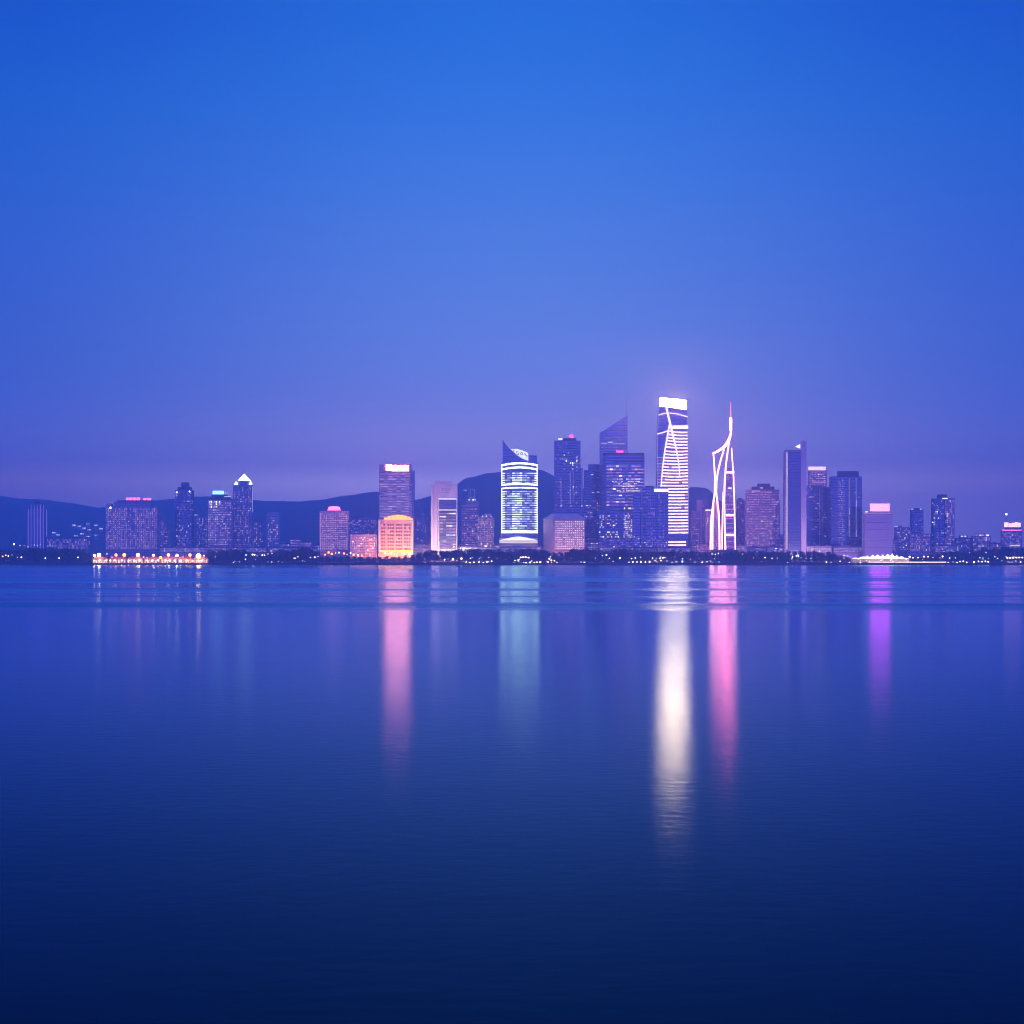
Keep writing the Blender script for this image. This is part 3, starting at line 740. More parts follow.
# 23 slanted-top tower
b = Bld('office_tower', 'blue tower with a roof slanting up to a needle antenna', 600, 628, 2290)
b.poly('wall', [(600,549.5),(600,432.6),(604,430.4),(627.6,415.2),(627.6,549.5)], G_BLUE, dep=16, y0=1)
b.line('antenna', [(626.9, 416), (626.9, 404), (626.9, 391)], [.6, .4, .25], C_METAL, y=6)
for u0, u1, v in ((601,607,443.4),(613,624.6,443.6),(606,611,438),(615,621,437.8),(608,613,442.2)): b.bar('window_band', u0, u1, v - .5, v + .6, W_COOL if v > 440 else W_DIM, y0=.6)
b.grid(601, 627, 434, 470, 9, 13, [(W_DIM, 1)], lambda u, v: .3 if v < .7 else .12)
# 24 banded tower with curved left end
b = Bld('office_tower', 'wide blue tower of broken white window bands, red rooftop lamp, before the slanted-top tower', 602, 644.5, 2200)
pl = [(b.x(602.5, 9), 9), (b.x(603.2, 5), 5), (b.x(605.5, 2), 2), (b.x(609), .6), (b.x(612), 0), (b.x(644.4), 0), (b.x(644.4), 20), (b.x(602.5, 9), 20)]
MB().plan(pl, -.2, b.z(455)).build('wall', G_BLUE, b.o)
MB().plan([(u * .985, v + .6) for u, v in pl], b.z(455), b.z(452.8)).build('crown', C_DARK, b.o)
for v in (457.5, 461): b.bar('cornice', 612, 644.6, v, v + 1.1, C_DARK, y0=-.5)
b.strips(606.5, 643.8, 464.5, 510, 14, [(W_DIM, 4), (W_MAUVE, 3.5), (W_PINK, 1.6), (W_WARM, .9)], fy=.42, segs=12, p=.8, y=-.3, jit=.4)
b.grid(612, 640, 478, 492, 14, 5, [(W_WARM, 1), (W_CREAM, 1)], lambda u, v: .12 + .5 * (.3 < u), fx=.75, fy=.4, y=-.6, seed=12)
MB().box(b.x(616.6), b.x(623.6), 3, 6, b.z(452.9), b.z(450.2)).build('roof_lamp', emit('magenta_beacon', (1, .10, .50), 2.2, sample=True), b.o)
# 25 dark block in front with lit clusters
b = Bld('office_block', 'dark block with clusters of sparkling windows at the foot of the white-banded blue tower', 598, 632, 2130)
b.block('wall', 607, 624, 505.5, mat=G_NAVY, dep=14, y0=1); b.block('wing', 598, 607.2, 512, mat=G_NAVY, dep=12, y0=3); b.block('wing', 623.8, 632.6, 511.5, mat=G_BLUE, dep=12, y0=2)
b.grid(599.5, 617, 515, 528, 10, 6, [(W_WHITE, 1), (W_WARM, 2), (W_COOL, 1), (W_PINK, 1)], .45, y=.7, fx=.7, fy=.5)
b.grid(599, 619, 531, 538, 12, 3, [(W_WHITE, 1), (W_WARM, 2), (W_MAUVE, 1)], .5, y=.7, fx=.7, fy=.5)
b.grid(623.5, 632, 513, 538, 6, 11, [(W_WARM, 2), (W_WHITE, 1), (W_PINK, 1)], .48, y=.7, fx=.7, fy=.5)
b.grid(599, 632, 538, 549, 18, 5, [(W_DIM, 3), (W_MAUVE, 2), (W_PINK, 1)], .4, y=.7)
# 26 blue ribbed tower
b = Bld('office_tower', 'plain blue ribbed tower with white light ledge on top, before the tallest tower', 632.5, 668.5, 2100)
b.block('wall', 640, 668.3, 487.4, mat=G_BLUE, dep=18, y0=1); b.block('wing', 632.5, 640.2, 493.5, mat=G_BLUE, dep=14, y0=3)
b.block('roof_room', 645, 654, 485.8, 487.6, C_DARK, dep=8, y0=5)
for q in range(9): b.bar('rib', 641.4 + q * 3.0, 642.2 + q * 3.0, 488, 549, C_GREY if q % 3 else C_PLAIN, y0=.3, dep=.9)
b.bar('roof_light', 654.2, 668.4, 488.8, 491.6, emit('ledge_light', (1, .95, .98), 2.8, sample=True), y0=-.2)
b.grid(633.5, 667, 536, 549, 18, 6, [(W_DIM, 3), (W_MAUVE, 2), (W_COOL, 1), (W_WARM, .5)], .5, y=.1)
b.grid(641, 667, 490, 536, 9, 18, [(W_DIM, 1)], .12, y=.2, seed=77)
# 27 twisting white tower
b = Bld('skyscraper', 'tallest tower, striped white with crossing diagonal light lines and a glowing cream crown', 657, 689, 2160)
NT = 24; tw = MB(); cxm, half = b.x(672.8), (b.x(688) - b.x(657.4)) / 2
SKYW = G_BLUE
b.poly('wall', [(657.3,549.5),(657.3,470),(657.6,440),(658.6,412.8),(661,406),(687,409.6),(687.8,430),(688,470),(688.4,549.5)], SKYW, dep=22, y0=1)
CROWN = emit('cream_crown_light', (1.0, .49, .25), 108, sample=True)
b.poly('crown_sign', [(660.9,397.6),(686.2,400.2),(686.2,409.4),(661,406.2)], CROWN, dep=14, y0=1.5)
LL = emit('pink_white_light_line', (1.0, .78, .84), 2.4, sample=True)
b.line('light_line', [(666.2,406.5),(668.3,416),(670.6,425),(673.4,437),(676.4,450),(678.6,462),(680,478)], [1.5,1.5,1.5,1.3,1.1,.8,.5], LL, y=-.4)
b.line('light_line', [(669.6,424),(667.4,436),(665,450),(662.8,466),(661,487)], [1.1,1.1,1,.9,.8], LL, y=-.8)
b.line('light_line', [(658.6,415),(664.2,413.4),(667.6,413)], .75, LL, y=.2); b.line('light_line', [(669.6,413),(678,414),(687.6,416.8)], .8, LL, y=.2)
b.line('light_line', [(657.2,434),(662,432.8),(667.4,431)], .85, LL, y=.2)
b.line('edge_light', [(687.6,416.8),(687.8,428),(688.2,480),(688.4,534)], .5, W_MAUVE, y=.2)
b.line('edge_light', [(658.4,413),(657.4,450),(657.4,488)], .4, W_MAUVE, y=.2)
b.bar('crown_band', 672.6, 688.2, 425.4, 428.8, LL, y0=-.3)
rs = random.Random(18)
for j in range(37):
    zt = 431.6 + j * 3.13
    lf = 668 - max(0, 0) if zt < 436 else (667.4 - (zt - 436) * .13 if zt < 487 else 657.6)
    lf = {True: 669.4, False: lf}[zt < 432]
    rg = 688 if zt < 534 else 686
    mb = MB(); n = 9
    if 534.5 < zt < 539: continue
    for k in range(n):
        u0, u1 = lf + (rg - lf) * k / n, lf + (rg - lf) * (k + 1) / n
        sag = .9 * math.sin(math.pi * (k + .5) / n) * (.6 if zt < 480 else .2) - (1.2 * (1 - k / n) if zt < 450 else 0)
        hh = 1.5 + rs.uniform(-.12, .12)
        if rs.random() < .006: continue
        mb.box(b.x(u0), b.x(u1), .2, .9, b.z(zt + hh + sag), b.z(zt + sag), rs.choices([0, 1, 2], [40, 1, 0])[0])
    mb.build('window_band', [emit('tower_band_light', (1.0, .60, .48), 3.0, .15), W_PINK, W_WHITE], b.o)
    if 455 < zt < 487:
        b.bar('side_window_band', 657.8, lf - 1.0, zt + .3, zt + 1.4, W_MAUVE, y0=.3)
# 28 small towers
b = Bld('apartment_tower', 'slim mauve tower right behind the tallest tower, pale rib down its front', 690, 708, 2400)
b.block('wall', 690, 700.5, 511, mat=C_MAUVE, dep=14); b.block('upper_wall', 695, 707.6, 498.6, mat=C_GREY, dep=14, y0=2)
b.bar('rib', 697, 702, 500, 549, C_PLAIN, y0=1.4, dep=.8)
b.grid(690.5, 699, 513, 548, 4, 14, PINKY, .5); b.grid(702.4, 707, 505, 548, 2, 16, PINKY, .45)
b = Bld('apartment_block', 'narrow pinkish block against the left leg of the spire tower', 704.5, 712, 2250)
b.block('wall', 704.5, 712, 511.2, mat=C_PALE, dep=10); b.bar('roof_light', 705.4, 711.6, 509.6, 510.7, W_WARM, y0=.2); b.grid(705.5, 711.6, 513, 549, 3, 14, PINKY, .6)
# 29 spire tower
b = Bld('spire_tower', 'open white-framed tower with a swept pink crown and a needle spire', 710, 736, 2140, cat='tower')
HOT = emit('hot_pink_frame_light', (1.0, .25, .28), 11.5, sample=True)
HOTC = emit('hot_pink_crown_light', (1.0, .08, .13), 125, sample=True)
b.poly('left_shaft', [(711,549.5),(713,512),(716,500),(719,512),(720,549.5)], C_GREY, dep=8, y0=2)
b.poly('right_shaft', [(724.5,549.5),(725,490),(727.6,468),(731.8,468),(734.6,549.5)], G_BLUE, dep=9, y0=2)
for pts, r in (([(713.4,453.5),(714,462),(714.9,476),(714.9,492),(713.2,504),(711.4,518),(710.8,534),(710.6,549.5)], [1,1.1,1.15,1.25,1.25,1.25,1.25,1.25]),
               ([(724,449.5),(721,459),(718,471),(716.4,482),(716.2,493),(717.4,502),(718.8,514),(719.4,532),(719.6,549.5)], [1,1.1,1.15,1.2,1.2,1.2,1.2,1.2,1.2]),
               ([(729.6,438),(727.6,452),(726,464),(724.8,480),(724.2,500),(724.6,525),(725.4,549.5)], [1.1,1.05,1.05,1.15,1.15,1.15,1.15]),
               ([(731.6,448),(732.2,458),(733.4,474),(734.3,500),(734.9,525),(735.4,549.5)], [.7,.8,.85,.85,.85,.85]),
               ([(713.6,507),(713.0,520),(712.8,534),(712.8,549.5)], [.5,.6,.6,.6]),
               ([(722.6,492),(722.4,506),(722.3,519)], [.3,.4,.6]),
               ([(722.4,519),(722.0,534),(722.2,549.5)], [.6,.8,.8])):
    b.line('leg', pts, r, HOT, y=.4, n=8)
b.line('crown_arch', [(712.6,453.6),(716,452.2),(719.6,450.2),(723.4,447.6),(726.6,444),(729,439.5),(730.4,435.4),(731,431)], [.9,1.1,1.3,1.6,1.7,1.6,1.2,.9], HOTC, y=-.4, n=8)
mb = MB(); cx_ = b.x(730.8); rr = 2.1
mb.lathe([(rr, b.z(431)), (rr, b.z(417.6))], cx_, 1, 12); mb.build('spire_lantern', HOT, b.o)
MB().lathe([(1.2, b.z(431.8)), (2.5, b.z(431.4)), (2.5, b.z(430.9))], cx_, 1, 12).build('spire_collar', C_METAL, b.o)
MB().lathe([(1.0, b.z(417.7)), (.6, b.z(410)), (.2, b.z(401.5))], cx_, 1, 8).build('spire_needle', emit('needle_light', (1, .16, .14), 3.6), b.o)
for v in (471.4, 514.2, 534): b.bar('cross_beam', 726, 734.4, v, v + 1.9, HOT, y0=.2)
for k in range(16):
    v = 477 + k * 4.6; b.bar('lattice_rung', 726.2, 734.0, v, v + .55, W_PINK, y0=1.2)
b.grid(711.6, 719, 516, 549, 4, 12, [(W_PINK, 2), (W_MAUVE, 2)], .8, y=1.4, fx=.6)
b.bar('deck_lamp', 728, 731.6, 487.4, 489, W_WHITE, y0=1)
b.grid(726.6, 733.6, 476, 549, 4, 26, [(W_DIM, 3), (W_MAUVE, 2), (W_PINK, 1)], .55, y=1.6, fx=.6)
# 30 plain slim tower
b = Bld('office_tower', 'plain slim blue tower between the spire tower and the domed tower', 736.5, 744, 2300)
b.block('wall', 736.5, 744, 499.4, mat=G_BLUE, dep=12); b.block('roof_room', 738, 742, 498, 499.6, C_DARK, dep=6, y0=3)
b.bar('rib', 738.5, 740, 500, 549, C_GREY, y0=-.5); b.grid(737, 743.6, 502, 549, 3, 18, STD, .14)
# 31 domed tower
b = Bld('apartment_tower', 'broad pink-speckled tower with a stepped domed top', 744, 780.5, 2190)
b.block('wall', 744, 780, 500, mat=C_MAUVE, dep=18, y0=1); b.block('wall_upper', 745.5, 779, 489.6, 500.2, C_MAUVE, dep=16, y0=2)
b.block('step', 751.5, 774.5, 486.6, 489.8, C_DARK, dep=12, y0=4); b.block('dome_cap', 757, 770, 483.6, 486.8, C_DARK, dep=8, y0=6)
b.grid(745, 779, 491, 549, 15, 21, [(W_DIM, 4), (W_MAUVE, 2.5), (W_PINK, 2.5), (W_WARM, .35)], lambda u, v: .8 - .4 * u, fx=.6, fy=.5)
b.bar('roof_lamp', 760, 763, 487.4, 488.4, W_WARM, y0=3); b.bar('light_band', 752, 760, 490.6, 491.6, W_PINK, y0=.8)
# 32 tall slab tower with pale fins
b = Bld('office_tower', 'tall dark glass tower held between two pale fins, right fin highest', 783, 807, 2160)
b.block('wall', 786, 801, 452.6, mat=G_NAVY, dep=14, y0=2)
b.block('side_fin', 783, 786.6, 452, mat=C_MAUVE, dep=10, y0=1); b.block('roof_parapet', 784, 800, 450, 452.8, C_GREY, dep=10, y0=3)
MB().box(b.x(801.2, 0), b.x(806.4, 0), 0, 9, -.2, b.z(440.6)).build('tall_fin', plain('pale_pink_stone', (.72,.56,.64), .7), b.o)
b.line('edge_light', [(787, 452), (787, 549.5)], .65, W_CREAM, y=.6)
b.poly('roof_light', [(795.4,446.6),(800,444.2),(800,448.2)], emit('roof_flood', (1,.9,.92), 2.6), dep=2, y0=1)
b.line('roof_rail', [(785,449.6),(800,444.6)], .3, C_METAL, y=3)
flood(b, 796, 812, 556, 70, (1.0, .62, .66), 60000)
# 33 lit-cap tower
b = Bld('office_tower', 'blue tower with a pinkish-white lit cap, right of the tall pale-finned tower', 805, 829, 2280)
b.block('wall', 805, 822, 485.6, mat=G_BLUE, dep=12, y0=1); b.block('upper_wall', 808, 827, 469.8, mat=C_MAUVE, dep=14, y0=3); b.block('wing', 821.6, 829, 487, mat=G_NAVY, dep=10, y0=1)
b.bar('lit_cap', 808.6, 825.8, 466.6, 470.2, emit('cap_light', (1, .68, .74), 1.8, sample=True), y0=1.6, dep=3)
b.grid(808.6, 825.5, 471.4, 485.4, 9, 6, PINKY, .75, y=2.4, fx=.65); b.grid(806, 816, 486, 500, 5, 6, PINKY, .4, y=.7)
b.bar('light_band', 812, 826, 481.6, 482.6, W_PINK, y0=2.2); b.grid(806, 828, 500, 549, 10, 18, STD, .1, y=.6)
b.bar('rib', 819.4, 820.2, 488, 549, C_PLAIN, y0=.2)
# 34 navy tower with vertical lights
b = Bld('office_tower', 'navy tower with dotted window column and two vertical light strips, left of the violet-signed block', 828.5, 862, 2200)
b.block('wall', 829, 862, 476.4, mat=G_NAVY, dep=16, y0=1); b.block('upper_wall', 836.8, 858.6, 471, 476.6, C_DARK, dep=10, y0=3)
b.bar('centre_bay', 837.5, 847, 477, 549, G_NAVY, y0=.2, dep=1)
b.grid(838.4, 844.6, 479, 545, 4, 28, [(W_MAUVE, 3), (W_PINK, 1.5), (W_COOL, 1)], .62, y=0, fx=.5, fy=.45)
for q in (849.4, 856.4): b.bar('light_strip', q - .7, q + .7, 478.5 if q < 850 else 478, 537, emit('strip_dim', (.44,.42,.85), .4), y0=.5)
for q, v0, v1 in ((849.4, 508, 514), (856.4, 500, 507), (849.4, 531, 536), (856.4, 530, 537), (849.4, 520, 526), (856.4, 512, 519)): b.bar('strip_lamp', q - .4, q + .4, v0, v1, W_MAUVE, y0=.3)
b.grid(830, 860, 480, 549, 12, 26, [(W_DIM, 1)], .07, y=.8, seed=31)
# 35 violet sign block
b = Bld('office_block', 'square mauve block with a blazing violet-white sign on its roof', 862.5, 892.5, 2140)
b.block('wall', 862.5, 892.5, 516, mat=plain('mauve_render', (.50,.40,.50), .7, scale=.1), dep=16, y0=1); b.block('parapet', 862, 893, 512.6, 516.2, C_PALE, dep=16.6, y0=.6)
for q in range(9): b.bar('floor_line', 865.4, 888, 518.5 + q * 3.6, 519.2 + q * 3.6, C_MAUVE, y0=.7, dep=.5)
b.bar('pilaster', 885.5, 886.6, 518, 550, C_PALE, y0=.5)
for q in (872, 879.8, 887.6): b.line('sign_post', [(q, 513), (q, 505)], .4, C_METAL, y=4)
b.bar('sign', 870.2, 889.6, 503.8, 511, emit('violet_sign_light', (1.0, .05, .66), 21, sample=True), y0=2, dep=.4)
b.bar('sign_backing', 869.8, 890, 503.4, 511.4, C_DARK, y0=2.5, dep=.6)
b.bar('roof_lamp', 865.2, 868, 511.2, 512.4, W_WARM, y0=1)
b.bar('cornice_light', 864, 892, 512.9, 513.5, W_PINK, y0=.2)
flood(b, 860, 895, 557, 80, (.80, .42, .95), 38000)
# 36 low blocks right
b = Bld('apartment_block', 'low speckled block right of the violet-signed block', 894, 911, 2250)
b.block('wall', 894, 911, 527, mat=C_GREY, dep=12); b.block('roof_room', 896, 902, 525.6, 527.2, C_ROOF, dep=6, y0=3); b.grid(895.5, 910, 528, 550, 8, 10, SPARK, .33)
b.bar('roof_lamp', 894.6, 898, 526, 526.8, W_COOL, y0=1)
b = Bld('office_tower', 'small dark tower with two lamps at its top corners', 910, 923.5, 2350)
b.block('wall', 910, 923.5, 509.6, mat=G_NAVY, dep=12)
for q in (912, 920.8): b.ball('corner_lamp', q, 509.2, .8, W_COOL, y=0)
b.block('roof_room', 914, 919.5, 508, 509.8, C_DARK, dep=6, y0=3); b.line('rib', [(918.5, 511), (918.5, 549)], .4, C_GREY, y=-.2); b.grid(911.5, 923, 511, 549, 5, 16, STD, .14)
b = Bld('apartment_block', 'low pink-windowed block at the foot of the small two-lamp tower', 908, 931, 2170)
b.block('wall', 908, 931, 533.6, mat=C_GREY, dep=12); b.block('roof_room', 912, 920, 532.2, 533.8, C_ROOF, dep=6, y0=3); b.grid(910, 930, 534.6, 551, 11, 7, PINKY, .5)
# 37 twin tower
b = Bld('apartment_tower', 'two-part tower, left half dark and right half speckled with windows, near the right edge', 931, 955, 2220)
b.block('wall', 931, 944.4, 498.4, mat=G_NAVY, dep=14, y0=1); b.block('right_wall', 944, 954.6, 498, mat=C_MAUVE, dep=12, y0=1.5)
b.block('crown', 937, 947, 494.4, 498.6, C_DARK, dep=8, y0=4); b.bar('crown_light', 942.6, 947.6, 498, 498.9, W_WHITE, y0=.4)
for q in (934.8, 939): b.bar('rib', q, q + .8, 500, 549, C_GREY, y0=.3)
b.grid(932, 944, 500, 549, 6, 20, SPARK, .2, y=.5); b.grid(945, 954, 500, 549, 5, 20, [(W_MAUVE, 2), (W_PINK, 2), (W_WARM, 1), (W_DIM, 2)], .55, y=.9)
# 38 low blocks
b = Bld('apartment_block', 'low dark block with a row of roof lights right of the two-part tower', 955, 971, 2240)
b.block('wall', 955, 971, 538, mat=C_GREY, dep=12); b.block('upper_wall', 959, 968, 535.4, 538.2, C_GREY, dep=8, y0=2); b.grid(956.5, 970, 539, 551, 7, 5, STD, .4)
for q in (961, 964.4): b.bar('roof_light', q, q + 2, 535.8, 536.8, W_WARM, y0=1.6)
b = Bld('apartment_block', 'low pink-lit block with bright roof lamps, left of the red-signed block', 971, 991, 2230)
b.block('wall', 971, 991, 536, mat=C_MAUVE, dep=12); b.block('upper_wall', 975, 988, 533.6, 536.2, C_MAUVE, dep=8, y0=2); b.grid(973, 990, 537, 551, 9, 6, PINKY, .62)
for q, m_ in ((975.5, W_PINK), (979.4, W_WARM), (982, W_PINK), (986.6, W_WHITE)): b.bar('roof_light', q, q + 2.2, 534.6, 536, m_, y0=-.4)
# 39 red sign block right
b = Bld('office_block', 'block with a glowing red rooftop sign at the right end of the skyline', 1000.5, 1022, 2150)
b.block('wall', 1000.5, 1022, 531, mat=C_MAUVE, dep=14, y0=1); b.block('parapet', 1000.2, 1022.3, 529.6, 531.2, C_PALE, dep=14.6, y0=.6); b.block('roof_room', 1005, 1021, 527.4, 529.8, C_ROOF, dep=8, y0=3)
sg = MB()
for (u, v, t0) in ((1004.4,1008.4,522.4),(1008.8,1011.4,523.4),(1011.8,1015,522.8),(1015.4,1017.6,522.2),(1018,1020.6,522.8)): sg.box(b.x(u,2), b.x(v,2), 2, 2.7, b.z(527), b.z(t0))
sg.build('rooftop_sign', emit('red_white_sign', (1, .30, .42), 5.0, sample=True), b.o)
b.bar('neon_band', 1002, 1021.5, 529.8, 530.5, RED, y0=.1); b.grid(1002, 1021, 532, 548, 10, 7, STD, .5)
b.line('mast', [(1006.3, 529), (1006.3, 515)], .35, C_METAL, y=6); b.ball('mast_lamp', 1006.3, 514.2, 1.1, emit('cool_lamp', (.8,.9,1), 4.0), y=6)
b.bar('canopy_light', 1010, 1020, 545, 545.9, W_WARM, y0=-1)

# low city blocks that show between the towers and the treetops
LOW = [(279,291,543,2300,'pinkish','first low city block right of the slim rounded-top block'),(289,301,538,2350,'mauve','stepped low block in the gap left of the pink hotel'),(299,312,541.5,2280,'pinkish','low block two to the left of the pink hotel'),(310,320,544.5,2240,'pinkish','low block touching the left side of the pink hotel'),
       (414,431,543.6,2180,'pinkish','low pink-lit block at the foot of the thin pale mast'),(457,464,545,2160,'pinkish','low block between the white tower and the twin-post tower'),(493,501,544.4,2180,'pinkish','low block at the left foot of the sail-topped tower'),
       (538,544,546,2190,'mauve','narrow low block left of the hip-roof hotel'),(584,600,541,2160,'mauve','low speckled block right of the hip-roof hotel'),(688,697,545,2180,'pinkish','low pink block at the right foot of the tallest tower'),(696,711,543.4,2190,'pinkish','low pink block left of the spire tower foot'),
       (735,746,545,2170,'pinkish','low pink block right of the spire tower foot'),(779,785,543.4,2170,'pinkish','low bright block at the left foot of the tall pale-finned tower'),(805,832,545.8,2160,'pinkish','long low block in front of the lit-cap tower'),(832,864,546.4,2165,'mauve','long low block in front of the navy tower'),
       (889,897,540,2190,'mauve','low narrow block at the right foot of the violet-signed block'),(934,957,545,2160,'mauve','long low block in front of the two-part tower'),(989,1002,543,2190,'mauve','low block left of the red-signed block'),
       (600,617,546.4,2082,'pinkish','low pink-lit row at the foot of the dark sparkling block'),(617,634,546.9,2080,'pinkish','low pink-lit row between the dark sparkling block and the ribbed tower'),(634,657,547.2,2081,'mauve','long low row at the foot of the blue ribbed tower'),(657,692,547,2083,'pinkish','long low pink-lit row at the foot of the tallest tower'),(745,766,546.6,2084,'pinkish','low pink-lit row at the foot of the domed tower, left half'),(766,784,546.2,2083,'pinkish','low pink-lit row at the foot of the domed tower, right half'),(462,494,546.6,2084,'pinkish','long low pink-lit row at the foot of the twin-post tower'),(500,541,546.4,2078,'pinkish','long low pink-lit row in front of the sail-topped tower'),(268,318,547.2,2190,'pinkish','long low lit row under the gap left of the pink hotel'),(160,206,547,2140,'pinkish','long low lit row right of the wide slab, behind the quay'),(205,234,546.4,2120,'mauve','long low podium block in front of the cyan-signed tower'),(232,266,546.8,2125,'mauve','long low podium block in front of the pyramid-topped tower')]
for (a_, c_, t_, Y_, tone, lab) in LOW:
    b = Bld('low_block', lab, a_, c_, Y_)
    b.block('wall', a_, c_, t_ + .8, mat=C_MAUVE if tone == 'mauve' else C_PALE, dep=12, y0=.5); b.block('roof', a_ - .2, c_ + .2, t_, t_ + .8, C_ROOF, dep=12.6, y0=.2)
    b.block('roof_room', a_ + (c_ - a_) * .3, a_ + (c_ - a_) * .55, t_ - 1.2, t_ + .2, C_GREY, dep=5, y0=3)
    b.grid(a_ + .8, c_ - .8, t_ + 1.4, 552, max(3, int((c_ - a_) / 1.9)), 4, (PINKY if tone != 'mauve' else STD) + [(W_WARM, .8)], .6, y=.3, fx=.65, fy=.5)

# ================================================================== WATERFRONT
CREAM_L = emit('pavilion_roof_light', (1.0, .86, .62), 2.0, 0, sample=True)
# glowing marquee tents on the right
rq = random.Random(5)
TENTS = [(856.5,7,557.8,'leftmost and smallest'),(862.5,8,556.6,'second from the left'),(868,9,555.4,'third from the left'),(873.5,8,554.8,'fourth from the left, under the violet sign'),(878.5,9,554.4,'middle one, widest'),(883.5,8,554.2,'just right of the middle one'),
         (888.5,8,554.0,'left of the tallest'),(893,8,553.6,'tallest, sharply pointed'),(897.5,8,554.8,'just right of the tallest'),(902,7,556.2,'second from the right end'),(906.5,7,557.8,'rightmost and lowest')]
for k, (pc, wd, tp, lab) in enumerate(TENTS):
    Yp = SHORE + 15 + (k % 3) * 3
    e = tag(empty('marquee_tent', (X(pc, Yp), Yp, 2.3)), 'cream glowing marquee tent below the violet-signed block, ' + lab, 'tent')
    hw = wd * .62 * Yp / F; zt, ze = Z(tp, Yp) - 2.3, Z(558.6 + rq.uniform(-.3, .3), Yp) - 2.3
    mid = ze + (zt - ze) * .38
    c_ = MB(); n = 10
    ring = lambda r_, z_: [(r_ * math.cos(2*math.pi*q/n), 4 + r_ * .8 * math.sin(2*math.pi*q/n), z_) for q in range(n)]
    rs_ = [ring(hw, ze), ring(hw * .55, mid), ring(hw * .22, ze + (zt - ze) * .72), ring(.15, zt)]
    for r0, r1 in zip(rs_[:-1], rs_[1:]):
        for q in range(n): c_.face([r0[q], r0[(q+1) % n], r1[(q+1) % n], r1[q]])
    c_.build('canopy', emit('tent_canopy_light_%d' % (k % 3), [(1.0, .80, .50), (1.0, .86, .62), (1.0, .74, .44)][k % 3], [5.0, 3.4, 2.4][k % 3], sample=True), e)
    for sx in (-.9, .9):
        for sy in (-.7, .7): MB().lathe([(.12, 0), (.12, ze)], sx * hw * .9, 4 + sy * hw * .75, 6).build('post', C_METAL, e)
    MB().box(-hw * .75, hw * .75, 4, 4.4, .2, ze - .5).build('lit_interior', emit('tent_interior', (1, .60, .40), .9, .4), e)
# lit promenade edge on the right
e = tag(empty('terrace_wall', (X(905, SHORE + 13), SHORE + 13, 2.3)), 'low peach floodlit terrace wall running right from the cream pavilion', 'wall')
MB().box(X(868, SHORE+13) - e.location.x, X(948, SHORE+13) - e.location.x, 0, 1, 0, 2.2).build('wall', C_CREAM, e)
MB().box(X(868, SHORE+13) - e.location.x, X(946, SHORE+13) - e.location.x, -.3, 0, 1.0, 2.3).build('light_strip', emit('peach_strip', (1, .66, .46), 2.6), e)
# left quay pavilions
ROOFR = plain('red_awning', (.40, .10, .06), .7)
for k, (a_, c_, lab) in enumerate([(92.5,108,'first waterside restaurant pavilion from the left, on the bright quay'),(109,126,'second waterside restaurant pavilion, below two amber lamps'),(127,143,'third waterside restaurant pavilion, in the left half of the bright quay'),(144,160,'fourth waterside restaurant pavilion, at the dimmer middle of the quay'),
                                (161,177,'fifth waterside restaurant pavilion, below a large amber lamp'),(178,192,'sixth waterside restaurant pavilion, left of the brightest lamp'),(193,208,'last waterside restaurant pavilion on the quay, under the brightest lamp')]):
    Y_ = SHORE + 8 + (k % 2) * 2
    e = tag(empty('restaurant_pavilion', (X((a_ + c_) / 2, Y_), Y_, 2.3)), lab, 'pavilion')
    hw = (X(c_, Y_) - X(a_, Y_)) / 2; wt = Z(559.2, Y_) - 2.3
    MB().box(-hw, hw, 0, 8, 0, wt).build('wall', C_CREAM, e)
    MB().prism([(-hw - .6, wt), (hw + .6, wt), (hw * .72, wt + 3.4), (-hw * .72, wt + 3.4)], -.8, 8.4).build('roof', ROOFR, e)
    for q in range(6):
        xq = -hw + (q + .5) * 2 * hw / 6
        MB().box(xq - hw / 14, xq + hw / 14, -.3, -.05, .6, wt - .7).build('window', [W_AMBER, emit('restaurant_window', (1, .52, .10), 2.2, .5), W_CREAM][(q * 5 + k) % 3], e)
    MB().box(-hw, hw, -.9, -.7, wt + .1, wt + .45).build('eave_lights', W_AMBER if k % 2 else W_WARM, e)

LAMPM = {
 'white': emit('lamp_white', (1.0, .80, .64), 8.0, sample=True), 'warm': emit('lamp_warm', (1.0, .66, .42), 9.0, sample=True),
 'quay white': emit('quay_lamp_white', (1.0, .64, .36), 55.0, sample=True), 'quay warm': emit('quay_lamp_warm', (1.0, .46, .06), 45.0, sample=True), 'quay amber': emit('quay_lamp_amber', (1.0, .24, .0), 22.0, sample=True),
 'amber': emit('lamp_amber', (1.0, .22, .0), 9.0, sample=True), 'cool': emit('lamp_cool', (.80, .92, 1.0), 4.0, sample=True),
 'red': emit('lamp_red', (1.0, .32, .24), 4.0, sample=True), 'pink': emit('lamp_pink', (1.0, .62, .74), 4.0, sample=True),
 'blue': emit('lamp_blue', (.40, .55, 1.0), 1.6, sample=True)}
_pole = MB().lathe([(.16, 0), (.10, 1)], n=6).mesh('post', C_METAL)
_globe = {k: MB().ball((0, 0, 0), 1, 12, 8).mesh('globe', m_, True) for k, m_ in LAMPM.items()}
_arm = MB().lathe([(.55, -.12), (.7, 0), (.3, .12)], n=8).mesh('collar', C_METAL)
